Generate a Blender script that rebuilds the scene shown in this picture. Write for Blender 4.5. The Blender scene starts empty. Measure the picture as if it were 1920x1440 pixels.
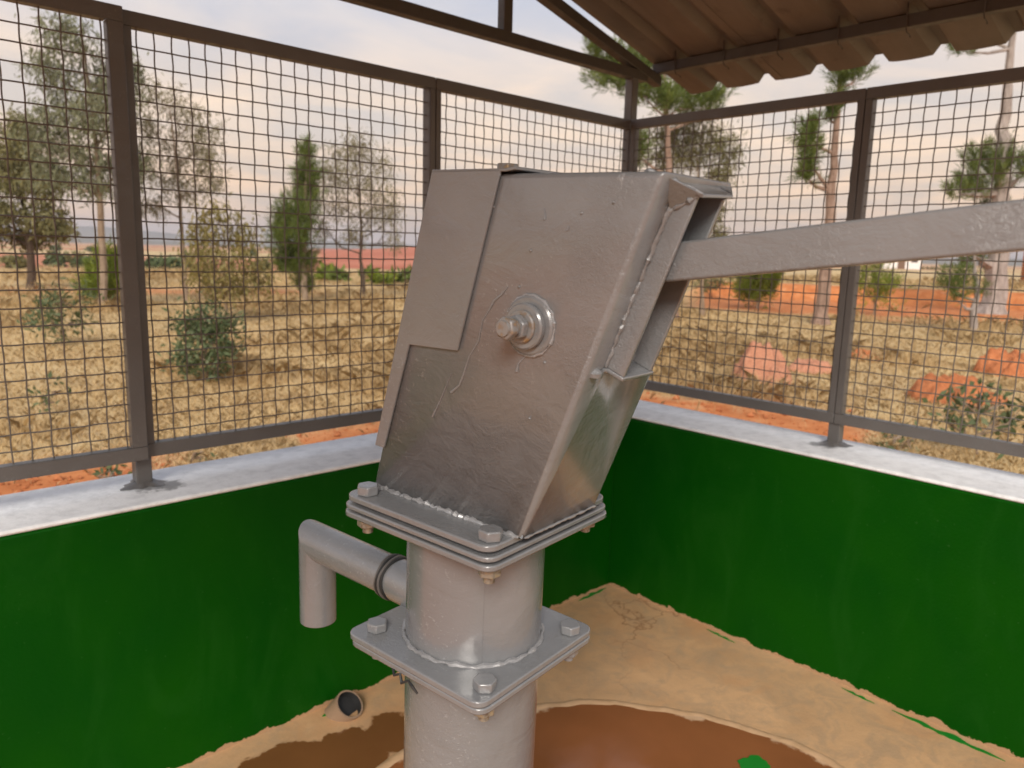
import bpy, bmesh, math, random
import numpy as np
from mathutils import Matrix, Vector
random.seed(7); RNG = np.random.default_rng(7)
SC = bpy.context.scene
COL = SC.collection

# ------------------------------------------------------------------ camera
F_PX = 1422.33
CAM = np.array([-2.3016, -1.8365, 1.3245])
CR = np.array([0.73056, -0.68239, 0.02488]); CU = np.array([0.09855, 0.14142, 0.98503]); CF = np.array([0.67570, 0.71717, -0.17057])
YAW = math.atan2(CF[1], CF[0])
cd = bpy.data.cameras.new('camera'); cam = bpy.data.objects.new('camera', cd); COL.objects.link(cam)
cd.sensor_width = 36.0; cd.lens = F_PX / 1920 * 36.0; cd.clip_start = 0.02; cd.clip_end = 6000
cam.matrix_world = Matrix(((CR[0], CU[0], -CF[0], CAM[0]), (CR[1], CU[1], -CF[1], CAM[1]), (CR[2], CU[2], -CF[2], CAM[2]), (0, 0, 0, 1)))
cd.dof.use_dof = True; cd.dof.focus_distance = 0.98; cd.dof.aperture_fstop = 7.5
SC.camera = cam
SC.view_settings.view_transform = 'Standard'; SC.view_settings.look = 'None'
SC.view_settings.exposure = 0.38; SC.view_settings.gamma = 1.0; SC.view_settings.use_curve_mapping = False

# ------------------------------------------------------------------ sky and sun
SUN_EL = math.radians(34); SUN_AZ = YAW + math.radians(176)      # behind the camera
w = bpy.data.worlds.new('World'); SC.world = w; w.use_nodes = True
nt = w.node_tree; nt.nodes.clear(); N = nt.nodes; LK = nt.links
def nd(tree, t, **kw):
    n = tree.nodes.new(t)
    for k, v in kw.items(): setattr(n, k, v)
    return n
out = nd(nt, 'ShaderNodeOutputWorld'); bg = nd(nt, 'ShaderNodeBackground'); bg.inputs['Strength'].default_value = 0.1
sky = nd(nt, 'ShaderNodeTexSky', sky_type='NISHITA', sun_disc=False, sun_elevation=SUN_EL, sun_rotation=math.pi / 2 - SUN_AZ, air_density=1.2, dust_density=2.5)
tc = nd(nt, 'ShaderNodeTexCoord'); sep = nd(nt, 'ShaderNodeSeparateXYZ'); LK.new(tc.outputs['Generated'], sep.inputs[0])
ramp = nd(nt, 'ShaderNodeValToRGB'); LK.new(sep.outputs['Z'], ramp.inputs[0])
cr = ramp.color_ramp; cr.interpolation = 'EASE'
stops = [(0.0, (0.84, 0.58, 0.41)), (0.06, (0.89, 0.65, 0.46)), (0.17, (0.86, 0.70, 0.56)), (0.29, (0.66, 0.64, 0.66)), (0.42, (0.56, 0.59, 0.67)), (1.0, (0.52, 0.56, 0.65))]
cr.elements[0].position = 0; cr.elements[0].color = stops[0][1] + (1,); cr.elements[1].position = 1; cr.elements[1].color = stops[-1][1] + (1,)
for p_, c_ in stops[1:-1]:
    e = cr.elements.new(p_); e.color = c_ + (1,)
# cloud sheet: direction projected on a flat layer overhead
den = nd(nt, 'ShaderNodeMath', operation='ADD'); LK.new(sep.outputs['Z'], den.inputs[0]); den.inputs[1].default_value = 0.12
mx = nd(nt, 'ShaderNodeMath', operation='MAXIMUM'); LK.new(den.outputs[0], mx.inputs[0]); mx.inputs[1].default_value = 0.02
dv = nd(nt, 'ShaderNodeVectorMath', operation='DIVIDE'); LK.new(tc.outputs['Generated'], dv.inputs[0]); LK.new(mx.outputs[0], dv.inputs[1])
mp = nd(nt, 'ShaderNodeMapping'); mp.inputs['Scale'].default_value = (1.0, 1.0, 0.0); mp.inputs['Rotation'].default_value = (0, 0, 0.6); mp.inputs['Location'].default_value = (1.3, 0.4, 0); LK.new(dv.outputs[0], mp.inputs[0])
n1 = nd(nt, 'ShaderNodeTexNoise'); n1.inputs['Scale'].default_value = 1.5; n1.inputs['Detail'].default_value = 7; n1.inputs['Roughness'].default_value = 0.52; n1.inputs['Distortion'].default_value = 0.5; LK.new(mp.outputs[0], n1.inputs['Vector'])
c1 = nd(nt, 'ShaderNodeValToRGB'); c1.color_ramp.elements[0].position = 0.38; c1.color_ramp.elements[1].position = 0.66; LK.new(n1.outputs[0], c1.inputs[0])
bright = nd(nt, 'ShaderNodeMix', data_type='RGBA', blend_type='MULTIPLY'); bright.inputs[0].default_value = 1.0
LK.new(ramp.outputs[0], bright.inputs[6])
cc = nd(nt, 'ShaderNodeMix', data_type='RGBA'); LK.new(c1.outputs[0], cc.inputs[0]); cc.inputs[6].default_value = (0.82, 0.87, 0.97, 1); cc.inputs[7].default_value = (1.19, 1.11, 1.02, 1)
LK.new(cc.outputs[2], bright.inputs[7])
sc10 = nd(nt, 'ShaderNodeVectorMath', operation='SCALE'); LK.new(bright.outputs[2], sc10.inputs[0]); sc10.inputs['Scale'].default_value = 9.0
mixs = nd(nt, 'ShaderNodeMix', data_type='RGBA'); mixs.inputs[0].default_value = 0.88; LK.new(sky.outputs[0], mixs.inputs[6]); LK.new(sc10.outputs[0], mixs.inputs[7])
LK.new(mixs.outputs[2], bg.inputs[0]); LK.new(bg.outputs[0], out.inputs[0])
ld = bpy.data.lights.new('sun', 'SUN'); ld.energy = 3.0; ld.angle = math.radians(22); ld.color = (1.0, 0.93, 0.84)
sun = bpy.data.objects.new('sun', ld); COL.objects.link(sun)
sd = Vector((math.cos(SUN_AZ) * math.cos(SUN_EL), math.sin(SUN_AZ) * math.cos(SUN_EL), math.sin(SUN_EL)))
sun.rotation_euler = sd.to_track_quat('Z', 'Y').to_euler(); sun.location = (-8, -6, 6)

# ------------------------------------------------------------------ pixel helper (a pixel gives a direction only)
def ray(px, py): return CF + (px - 960) / F_PX * CR - (py - 720) / F_PX * CU
def px_ground(px, py, z=0.0):
    d = ray(px, py); t = (z - CAM[2]) / d[2]; return CAM + t * d
def px_plane(px, py, P):               # upright plane through P facing the camera
    h = np.array([CF[0], CF[1], 0]); d = ray(px, py); t = ((P - CAM) @ h) / (d @ h); return CAM + t * d
def px_of_xy(x, y):
    a = YAW - np.arctan2(y - CAM[1], x - CAM[0]); a = np.arctan2(np.sin(a), np.cos(a))
    return np.where(np.abs(a) < 1.3, 960 + F_PX * np.tan(np.clip(a, -1.3, 1.3)), np.sign(a) * 9000)

# ------------------------------------------------------------------ noise (numpy)
_P = RNG.random((256, 256))
def vnoise(x, y):
    xi = np.floor(x).astype(int); yi = np.floor(y).astype(int); fx = x - xi; fy = y - yi
    fx = fx * fx * (3 - 2 * fx); fy = fy * fy * (3 - 2 * fy)
    g = lambda a, b: _P[a & 255, b & 255]
    return (g(xi, yi) * (1 - fx) + g(xi + 1, yi) * fx) * (1 - fy) + (g(xi, yi + 1) * (1 - fx) + g(xi + 1, yi + 1) * fx) * fy
def fbm(x, y, o=4):
    s = 0; a = .5; t = 0
    for i in range(o): s = s + a * vnoise(x * 2 ** i + 17 * i, y * 2 ** i + 5 * i); t += a; a *= .5
    return s / t
def sstep(a, b, x): t = np.clip((x - a) / (b - a), 0, 1); return t * t * (3 - 2 * t)

# ------------------------------------------------------------------ object helpers
def tag(o, label=None, cat=None, group=None, kind=None):
    if label: o['label'] = label
    if cat: o['category'] = cat
    if group: o['group'] = group
    if kind: o['kind'] = kind
    return o
def empty(name, loc=(0, 0, 0)):
    o = bpy.data.objects.new(name, None); COL.objects.link(o); o.location = loc; o.empty_display_size = 0.1; return o
def link(name, me, mat=None, parent=None, smooth=False):
    o = bpy.data.objects.new(name, me); COL.objects.link(o)
    if mat is not None and len(me.materials) == 0: me.materials.append(mat)
    if parent is not None: o.parent = parent
    if smooth: me.polygons.foreach_set('use_smooth', [True] * len(me.polygons))
    return o
def mesh(name, v, f):
    me = bpy.data.meshes.new(name); me.from_pydata([tuple(map(float, p)) for p in v], [], [tuple(map(int, q)) for q in f]); me.update(); return me
def fast_mesh(name, V, nper, attrs=None):
    """V (n,nper,3) separate polygons"""
    n = V.shape[0]; me = bpy.data.meshes.new(name)
    me.vertices.add(n * nper); me.vertices.foreach_set('co', V.reshape(-1).astype(np.float32))
    me.loops.add(n * nper); me.loops.foreach_set('vertex_index', np.arange(n * nper, dtype=np.int32))
    me.polygons.add(n); me.polygons.foreach_set('loop_start', np.arange(0, n * nper, nper, dtype=np.int32))
    me.update(calc_edges=True)
    for k, a in (attrs or {}).items():
        at = me.attributes.new(k, 'FLOAT', 'POINT'); at.data.foreach_set('value', np.repeat(a, nper).astype(np.float32))
    return me
class MB:
    def __init__(s): s.v = []; s.f = []
    def add(s, v, f):
        b = len(s.v); s.v += [tuple(p) for p in v]; s.f += [tuple(i + b for i in q) for q in f]; return s
    def box(s, lo, hi):
        x0, y0, z0 = lo; x1, y1, z1 = hi
        return s.add([(x0, y0, z0), (x1, y0, z0), (x1, y1, z0), (x0, y1, z0), (x0, y0, z1), (x1, y0, z1), (x1, y1, z1), (x0, y1, z1)],
                     [(0, 3, 2, 1), (4, 5, 6, 7), (0, 1, 5, 4), (1, 2, 6, 5), (2, 3, 7, 6), (3, 0, 4, 7)])
    def prism(s, poly, axis, a, b):       # poly 2-D, extruded along axis a..b
        n = len(poly)
        def P(p, t): q = list(p); q.insert(axis, t); return tuple(q)
        v = [P(p, a) for p in poly] + [P(p, b) for p in poly]
        f = [tuple(range(n))[::-1], tuple(range(n, 2 * n))] + [(i, (i + 1) % n, n + (i + 1) % n, n + i) for i in range(n)]
        return s.add(v, f)
    def tube(s, path, rad, n=8, cap=True, up=None):
        path = [np.array(p, float) for p in path]; m = len(path); rad = [rad] * m if np.isscalar(rad) else rad
        v = []; pu = None
        for i, p in enumerate(path):
            t = (path[min(i + 1, m - 1)] - path[max(i - 1, 0)]); t = t / (np.linalg.norm(t) + 1e-12)
            if pu is None:
                a = np.array(up if up is not None else ((0, 0, 1) if abs(t[2]) < .9 else (1, 0, 0)), float)
            else: a = pu
            u = a - t * (a @ t); u /= np.linalg.norm(u) + 1e-12; pu = u; wv = np.cross(t, u)
            for k in range(n):
                th = 2 * math.pi * k / n; v.append(p + rad[i] * (math.cos(th) * u + math.sin(th) * wv))
        f = [(i * n + k, i * n + (k + 1) % n, (i + 1) * n + (k + 1) % n, (i + 1) * n + k) for i in range(m - 1) for k in range(n)]
        if cap: f += [tuple(range(n))[::-1], tuple(range((m - 1) * n, m * n))]
        return s.add(v, f)
    def lathe(s, prof, n=32, axis=2, c=(0, 0, 0)):   # prof list of (r, t)
        v = []
        for r, t in prof:
            for k in range(n):
                th = 2 * math.pi * k / n; q = [r * math.cos(th), r * math.sin(th)]; q.insert(axis, t); v.append((q[0] + c[0], q[1] + c[1], q[2] + c[2]))
        m = len(prof); f = [(i * n + k, i * n + (k + 1) % n, (i + 1) * n + (k + 1) % n, (i + 1) * n + k) for i in range(m - 1) for k in range(n)]
        f += [tuple(range(n))[::-1], tuple(range((m - 1) * n, m * n))]
        return s.add(v, f)
    def me(s, name):
        me = mesh(name, s.v, s.f); bm = bmesh.new(); bm.from_mesh(me); bmesh.ops.recalc_face_normals(bm, faces=bm.faces); bm.to_mesh(me); bm.free(); return me
    def build(s, name, mat, parent=None, smooth=False, bevel=0, seg=2, ang=35):
        o = link(name, s.me(name), mat, parent)
        if smooth or bevel: shade(o, ang)
        if bevel: add_bevel(o, bevel, seg)
        return o
def shade(o, ang=35):
    me = o.data; me.polygons.foreach_set('use_smooth', [True] * len(me.polygons))
    bm = bmesh.new(); bm.from_mesh(me)
    for e in bm.edges:
        e.smooth = not (len(e.link_faces) == 2 and e.calc_face_angle(0) > math.radians(ang)) and len(e.link_faces) == 2
    bm.to_mesh(me); bm.free()
def add_bevel(o, wdt, seg=2):
    b = o.modifiers.new('bevel', 'BEVEL'); b.width = wdt; b.segments = seg; b.limit_method = 'ANGLE'; b.angle_limit = math.radians(30); b.harden_normals = False

# ------------------------------------------------------------------ materials
def material(name, color, rough=0.5, spec=0.5, metal=0.0):
    m = bpy.data.materials.new(name); m.use_nodes = True; t = m.node_tree; b = t.nodes['Principled BSDF']
    b.inputs['Base Color'].default_value = tuple(color) + (1,); b.inputs['Roughness'].default_value = rough; b.inputs['Specular IOR Level'].default_value = spec; b.inputs['Metallic'].default_value = metal
    return m, t, b
def noise(t, scale, detail=4, rough=.5, dist=0, coord=None, mscale=None):
    n = nd(t, 'ShaderNodeTexNoise'); n.inputs['Scale'].default_value = scale; n.inputs['Detail'].default_value = detail; n.inputs['Roughness'].default_value = rough; n.inputs['Distortion'].default_value = dist
    if coord is None:
        g = nd(t, 'ShaderNodeNewGeometry'); coord = g.outputs['Position']
    if mscale:
        mpn = nd(t, 'ShaderNodeMapping'); mpn.inputs['Scale'].default_value = mscale; t.links.new(coord, mpn.inputs[0]); coord = mpn.outputs[0]
    t.links.new(coord, n.inputs['Vector']); return n.outputs[0]
def rampn(t, fac, stops):
    r = nd(t, 'ShaderNodeValToRGB'); e = r.color_ramp.elements
    e[0].position = stops[0][0]; e[0].color = tuple(stops[0][1]) + (1,); e[1].position = stops[-1][0]; e[1].color = tuple(stops[-1][1]) + (1,)
    for p_, c_ in stops[1:-1]: q = e.new(p_); q.color = tuple(c_) + (1,)
    t.links.new(fac, r.inputs[0]); return r.outputs[0]
def g3(v): return (v, v, v)
def math_(t, op, a, b=None, clamp=False):
    n = nd(t, 'ShaderNodeMath', operation=op); n.use_clamp = clamp
    for i, q in enumerate((a, b)):
        if q is None: continue
        if isinstance(q, (int, float)): n.inputs[i].default_value = q
        else: t.links.new(q, n.inputs[i])
    return n.outputs[0]
def mixc(t, fac, a, b, blend='MIX'):
    n = nd(t, 'ShaderNodeMix', data_type='RGBA', blend_type=blend)
    for i, q in ((0, fac), (6, a), (7, b)):
        if isinstance(q, (int, float)): n.inputs[i].default_value = q
        elif isinstance(q, tuple): n.inputs[i].default_value = q + (1,) if len(q) == 3 else q
        else: t.links.new(q, n.inputs[i])
    return n.outputs[2]
def bump(t, b, h, strength, dist):
    n = nd(t, 'ShaderNodeBump'); n.inputs['Strength'].default_value = strength; n.inputs['Distance'].default_value = dist
    t.links.new(h, n.inputs['Height']); t.links.new(n.outputs[0], b.inputs['Normal']); return n

def make_paint(name, col, rough=.3, light=(.62, .62, .61), amt=1.0, bs=.5, coat=0.0):
    m, t, b = material(name, col, rough)
    obc = nd(t, 'ShaderNodeTexCoord').outputs['Object']
    big = noise(t, 9, 3, .5, 0, obc); fine = noise(t, 120, 5, .6, .4, obc); brush = noise(t, 24, 6, .62, 1.0, obc, (.7, .7, 1.3))
    c = mixc(t, rampn(t, big, [(.35, g3(0)), (.7, g3(1))]), tuple(x * .93 for x in col), tuple(x * 1.07 for x in col))
    spk = math_(t, 'MULTIPLY', rampn(t, noise(t, 210, 3, .55, 0, obc), [(.60, g3(0)), (.70, g3(1))]), rampn(t, noise(t, 7, 5, .65, .6, obc), [(.47, g3(0)), (.62, g3(.75 * amt))]))
    c = mixc(t, spk, c, light); t.links.new(c, b.inputs['Base Color'])
    t.links.new(rampn(t, brush, [(.3, g3(rough * .75)), (.7, g3(rough * 1.35))]), b.inputs['Roughness'])
    h = math_(t, 'ADD', math_(t, 'MULTIPLY', brush, .8), math_(t, 'MULTIPLY', fine, .22))
    h = math_(t, 'ADD', h, math_(t, 'MULTIPLY', spk, .3))
    patch = rampn(t, noise(t, 8, 4, .55, .5, obc), [(.44, g3(.12)), (.58, g3(1))])
    h = math_(t, 'ADD', h, math_(t, 'MULTIPLY', math_(t, 'MULTIPLY', noise(t, 190, 5, .68, 1.6, obc), patch), .85))
    bump(t, b, h, bs, .004)
    b.inputs['Coat Weight'].default_value = coat; b.inputs['Coat Roughness'].default_value = .17; b.inputs['Coat IOR'].default_value = 1.55
    return m
M_PUMP = make_paint('pump_paint', (.195, .20, .206), .2, (.33, .335, .34), .8, .5, .85)
M_WELD = make_paint('weld_paint', (.26, .26, .265), .22, (.52, .52, .52), 1.5, .9, 1.0)
M_FRAME = make_paint('fence_paint', (.115, .108, .103), .40, (.2, .2, .19), .6, .3)
M_STEEL = make_paint('truss_paint', (.066, .057, .05), .5, (.12, .1, .09), .5, .3)
M_WIRE, t, b = material('wire_paint', (.13, .112, .094), .5)
M_BRASS, t, b = material('bare_nut', (.3, .27, .2), .4, .5, .4)
t.links.new(rampn(t, noise(t, 160, 4), [(.35, (.17, .13, .09)), (.5, (.28, .26, .22)), (.65, (.36, .30, .2))]), b.inputs['Base Color'])
M_RUSTBOLT, t, b = material('worn_bolt', (.30, .24, .2), .42, .5, .2)
t.links.new(rampn(t, noise(t, 140, 5), [(.45, (.27, .265, .26)), (.58, (.25, .2, .16)), (.68, (.36, .24, .11))]), b.inputs['Base Color'])
M_DARK, t, b = material('dark_cord_bore_shade', (.025, .025, .025), .5)  # real cord; on the drain bore it paints the shade inside

M_GREEN, t, b = material('green_wall_paint', (.003, .07, .002), .45, .09)
pos = nd(t, 'ShaderNodeNewGeometry').outputs['Position']; sp = nd(t, 'ShaderNodeSeparateXYZ'); t.links.new(pos, sp.inputs[0])
gcol = mixc(t, rampn(t, noise(t, 2.2, 4, .55, .4), [(.35, g3(0)), (.68, g3(1))]), (.0006, .052, .0010), (.003, .064, .0005))
gcol = mixc(t, rampn(t, noise(t, 90, 3), [(.68, g3(0)), (.76, g3(.30))]), gcol, (.07, .16, .06))
gcol = mixc(t, rampn(t, noise(t, 7, 6, .7, .8, None, (1, 1, .35)), [(.5, g3(0)), (.72, g3(.35))]), gcol, (.012, .085, .008))
edge = math_(t, 'ADD', math_(t, 'MULTIPLY', noise(t, 11, 5, .65), .075), -.03)
bare = math_(t, 'LESS_THAN', sp.outputs['Z'], edge)
gcol = mixc(t, bare, gcol, (.40, .25, .14)); t.links.new(gcol, b.inputs['Base Color'])
bump(t, b, math_(t, 'ADD', noise(t, 5, 4), math_(t, 'MULTIPLY', noise(t, 130, 4), .25)), .3, .01)

M_CAP, t, b = material('white_cap_paint', (.72, .72, .73), .6, .3)
ccol = rampn(t, noise(t, 26, 6, .65), [(.3, (.66, .66, .66)), (.52, (.80, .80, .80)), (.7, (.86, .86, .86))])
ccol = mixc(t, rampn(t, noise(t, 120, 3), [(.70, g3(0)), (.78, g3(.6))]), ccol, (.3, .29, .28))
pos = nd(t, 'ShaderNodeNewGeometry').outputs['Position']
for sx, sy in ((-1.70, .135), (-1.66, .12), (.165, -.78), (.15, -.75)):
    dd = nd(t, 'ShaderNodeVectorMath', operation='DISTANCE'); t.links.new(pos, dd.inputs[0]); dd.inputs[1].default_value = (sx, sy, .718)
    k = math_(t, 'SUBTRACT', math_(t, 'ADD', dd.outputs['Value'], math_(t, 'MULTIPLY', noise(t, 45, 5, .7), .11)), .055)
    ccol = mixc(t, rampn(t, k, [(.028, g3(.85)), (.05, g3(0))]), ccol, (.22, .22, .22))
t.links.new(ccol, b.inputs['Base Color']); bump(t, b, noise(t, 60, 6, .7), .5, .006)

# floor: dusty screed with wet stains whose outline is their own
def wet_floor(name, dry, wet, maskfn):
    m, t, b = material(name, dry, .8, .35)
    pos = nd(t, 'ShaderNodeNewGeometry').outputs['Position']
    d = mixc(t, rampn(t, noise(t, 3.2, 6, .62, .6), [(.3, g3(0)), (.7, g3(1))]), tuple(x * .80 for x in dry), tuple(min(1, x * 1.16) for x in dry))
    d = mixc(t, rampn(t, noise(t, 13, 6, .66, 1.0), [(.36, g3(.6)), (.56, g3(0))]), d, (dry[0] * .68, dry[1] * .78, dry[2] * .92))
    d = mixc(t, rampn(t, noise(t, 44, 5, .7), [(.64, g3(0)), (.75, g3(.5))]), d, (dry[0] * .55, dry[1] * .5, dry[2] * .5))
    d = mixc(t, rampn(t, noise(t, 2.1, 5, .6, .8), [(.48, g3(0)), (.66, g3(.55))]), d, (dry[0] * .93, dry[1] * .74, dry[2] * .60))
    d = mixc(t, rampn(t, noise(t, 170, 3, .6), [(.66, g3(0)), (.74, g3(.55))]), d, (dry[0] * .42, dry[1] * .36, dry[2] * .34))
    vor = nd(t, 'ShaderNodeTexVoronoi', feature='DISTANCE_TO_EDGE'); vor.inputs['Scale'].default_value = 1.7
    wv_ = nd(t, 'ShaderNodeVectorMath', operation='ADD'); t.links.new(pos, wv_.inputs[0]); ns_ = nd(t, 'ShaderNodeTexNoise'); ns_.inputs['Scale'].default_value = 5; ns_.inputs['Detail'].default_value = 6; t.links.new(pos, ns_.inputs['Vector'])
    sc_ = nd(t, 'ShaderNodeVectorMath', operation='SCALE'); t.links.new(ns_.outputs['Color'], sc_.inputs[0]); sc_.inputs['Scale'].default_value = .35; t.links.new(sc_.outputs[0], wv_.inputs[1]); t.links.new(wv_.outputs[0], vor.inputs['Vector'])
    crk = math_(t, 'MULTIPLY', rampn(t, vor.outputs['Distance'], [(.002, g3(.7)), (.006, g3(0))]), rampn(t, noise(t, 1.3, 3), [(.5, g3(0)), (.58, g3(1))]))
    d = mixc(t, crk, d, (dry[0] * .4, dry[1] * .3, dry[2] * .25))
    mk = maskfn(t, pos)
    wv = mixc(t, noise(t, 6, 4), tuple(x * .8 for x in wet), tuple(x * 1.25 for x in wet))
    t.links.new(mixc(t, mk, d, wv), b.inputs['Base Color'])
    pool = rampn(t, noise(t, 5, 3), [(.40, g3(.16)), (.52, g3(.035))])
    t.links.new(mixc(t, mk, (.8, .8, .8), pool), b.inputs['Roughness'])
    bn = bump(t, b, math_(t, 'ADD', noise(t, 20, 6, .65), math_(t, 'MULTIPLY', noise(t, 120, 4), .4)), .5, .004)
    t.links.new(mixc(t, mk, (.45, .45, .45), (.06, .06, .06)), bn.inputs['Strength'])
    return m
def disc_mask(t, pos, c, r, amp, sc, soft=.004):
    dd = nd(t, 'ShaderNodeVectorMath', operation='DISTANCE'); t.links.new(pos, dd.inputs[0]); dd.inputs[1].default_value = c
    k = math_(t, 'ADD', dd.outputs['Value'], math_(t, 'MULTIPLY', math_(t, 'SUBTRACT', noise(t, sc, 6, .6), .5), amp))
    return rampn(t, k, [(r - soft, g3(1)), (r + soft, g3(0))])
AP_C = (-1.185, -1.10); AP_R = .78
def mask_floor(t, pos):
    a = disc_mask(t, pos, (-1.50, -.20, 0), .13, .16, 9)
    b_ = disc_mask(t, pos, (-1.36, -.26, 0), .125, .16, 9)
    c_ = disc_mask(t, pos, (-1.21, -.23, 0), .085, .10, 11)
    return math_(t, 'MAXIMUM', math_(t, 'MAXIMUM', a, b_), c_)
def mask_apron(t, pos):
    return disc_mask(t, pos, (AP_C[0], AP_C[1], 0), .765, .17, 9, .006)
DRY = (.57, .345, .178)
M_FLOOR = wet_floor('dusty_floor', DRY, (.17, .07, .024), mask_floor)
M_APRON = wet_floor('wet_apron', (.62, .40, .235), (.25, .092, .034), mask_apron)
M_RIM, t, b = material('apron_rim_screed', (.58, .36, .20), .75, .3)
t.links.new(rampn(t, noise(t, 22, 5, .6), [(.3, (.52, .32, .17)), (.7, (.66, .42, .24))]), b.inputs['Base Color']); bump(t, b, noise(t, 40, 5), .5, .004)
M_SPILL, t, b = material('green_spill_paint', (.012, .20, .02), .4, .3)
M_DRAIN, t, b = material('drain_pipe_plastic', (.30, .2, .13), .5)

def make_roof():
    m, t, b = material('roof_sheet_underside', (.33, .25, .18), .5, .4)
    ob = nd(t, 'ShaderNodeNewGeometry').outputs['Position']
    c = rampn(t, noise(t, 3, 5, .6, 0, ob, (.5, 3, 3)), [(.3, (.125, .10, .08)), (.7, (.19, .155, .125))])
    c = mixc(t, rampn(t, noise(t, 9, 5, .6, .6, ob), [(.6, g3(0)), (.72, g3(.6))]), c, (.07, .05, .04))
    t.links.new(c, b.inputs['Base Color']); bump(t, b, noise(t, 14, 4, .5, 0, ob), .15, .01); return m
M_ROOF = make_roof()

def make_ground():
    m, t, b = material('dry_field_ground', (.4, .28, .13), .95, .15)
    at = lambda n: nd(t, 'ShaderNodeAttribute', attribute_name=n).outputs['Fac']
    straw = rampn(t, noise(t, 1.7, 7, .66, .5), [(.28, (.42, .27, .14)), (.45, (.54, .38, .19)), (.6, (.64, .47, .235)), (.75, (.70, .54, .29))])
    straw = mixc(t, rampn(t, noise(t, .16, 4), [(.38, g3(.5)), (.6, g3(0))]), straw, (.44, .33, .19))
    soil = rampn(t, noise(t, 3.2, 6, .62, .5), [(.3, (.40, .125, .04)), (.55, (.55, .20, .07)), (.75, (.62, .31, .15))])
    c = mixc(t, at('soil'), straw, soil)
    c = mixc(t, at('redfield'), c, rampn(t, noise(t, .08, 5), [(.3, (.42, .13, .075)), (.7, (.52, .20, .12))]))
    t.links.new(c, b.inputs['Base Color']); bump(t, b, noise(t, 70, 4, .6), .25, .01); return m
M_GROUND = make_ground()
def make_leafmat(name, c0, c1, c2, rough=.55, trans=.25):
    m, t, b = material(name, c1, rough, .3)
    a = nd(t, 'ShaderNodeAttribute', attribute_name='tint').outputs['Fac']
    c = rampn(t, a, [(0, c0), (.5, c1), (1, c2)]); t.links.new(c, b.inputs['Base Color'])
    tr = nd(t, 'ShaderNodeBsdfTranslucent'); t.links.new(c, tr.inputs[0]); mx_ = nd(t, 'ShaderNodeMixShader'); mx_.inputs[0].default_value = trans
    t.links.new(b.outputs[0], mx_.inputs[1]); t.links.new(tr.outputs[0], mx_.inputs[2]); t.links.new(mx_.outputs[0], t.nodes['Material Output'].inputs[0]); return m
M_EUC = make_leafmat('gum_leaf', (.11, .12, .06), (.19, .195, .11), (.29, .285, .18))
M_EUC2 = make_leafmat('thin_gum_leaf', (.15, .13, .07), (.23, .20, .115), (.33, .29, .18))
M_OLIVE = make_leafmat('olive_leaf', (.10, .09, .03), (.18, .165, .065), (.30, .265, .12))
M_SAP = make_leafmat('sapling_leaf', (.13, .11, .03), (.22, .185, .06), (.36, .27, .11))
M_PINE = make_leafmat('pine_needle', (.05, .075, .012), (.115, .15, .028), (.21, .24, .055))
M_PINE2 = make_leafmat('bright_pine_needle', (.07, .11, .012), (.17, .21, .022), (.29, .32, .05))
M_SHRUB = make_leafmat('shrub_leaf', (.05, .075, .03), (.11, .14, .06), (.21, .23, .12))
M_GRASS = make_leafmat('straw_blade', (.52, .36, .18), (.68, .50, .26), (.78, .62, .36), .7, .45)
def make_bark(name, a, b2, sc=14):
    m, t, b = material(name, a, .85, .2)
    t.links.new(rampn(t, noise(t, sc, 6, .65, .4, None, (1, 1, .25)), [(.32, a), (.68, b2)]), b.inputs['Base Color']); bump(t, b, noise(t, sc * 2, 5, .6, 0, None, (1, 1, .3)), .8, .03); return m
M_BARK = make_bark('gum_bark', (.17, .115, .075), (.33, .25, .18))
M_BARKD = make_bark('dark_bark', (.05, .035, .025), (.12, .085, .06))
M_BARKP = make_bark('pine_bark', (.17, .105, .075), (.34, .235, .18))
M_BARKG = make_bark('grey_bark', (.20, .165, .145), (.42, .36, .32), 9)
def make_soilmat(name, lo, hi):
    m, t, b = material(name, hi, .95, .1)
    t.links.new(rampn(t, noise(t, 9, 7, .68, .6), [(.3, lo), (.65, hi)]), b.inputs['Base Color']); bump(t, b, noise(t, 22, 6, .7), .9, .04); return m
M_MOUND = make_soilmat('orange_earth', (.38, .125, .05), (.60, .225, .095))
M_MOUNDP = make_soilmat('pink_earth', (.46, .20, .12), (.60, .29, .18))
M_HILL = make_soilmat('hill_scrub', (.14, .13, .09), (.22, .18, .13))
M_BRICK = make_soilmat('orange_brick', (.50, .16, .06), (.64, .23, .09))
M_WHITEWALL = make_soilmat('whitewash', (.70, .68, .64), (.84, .82, .79))
M_TIN, t, b = material('dark_tin_roof', (.14, .10, .08), .6)
M_DOOR, t, b = material('plank_door', (.16, .09, .05), .7)
M_GLASS, t, b = material('dark_pane', (.03, .03, .035), .1)

# ================================================================== GROUND
def red_rise(px): return np.clip(.58 + (px - 600) / 190 * 1.6, 0, 2.6)
def ground_z(x, y):
    x = np.asarray(x, float); y = np.asarray(y, float)
    d = np.hypot(x - CAM[0], y - CAM[1]); px = px_of_xy(x, y)
    z = -.05 + .05 * (fbm(x * .5, y * .5, 3) - .5) * sstep(2.5, 7, d)
    mk = sstep(540, 610, px) * (1 - sstep(960, 1080, px))
    z = z + mk * red_rise(px) * sstep(55, 150, d)
    mr = sstep(1260, 1330, px) * (1 - sstep(3000, 3600, px)); e = 27.5 + 2.0 * (fbm(px * .004, d * 0, 3) - .5)
    z = z + mr * .52 * sstep(0, .9, d - e)
    return z
rad = [0.0]; st = .16
while rad[-1] < 2600: rad.append(rad[-1] + st); st = min(st * 1.034 if rad[-1] < 26.2 or rad[-1] > 30 else .3, 160)
rad = np.array(rad)
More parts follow.
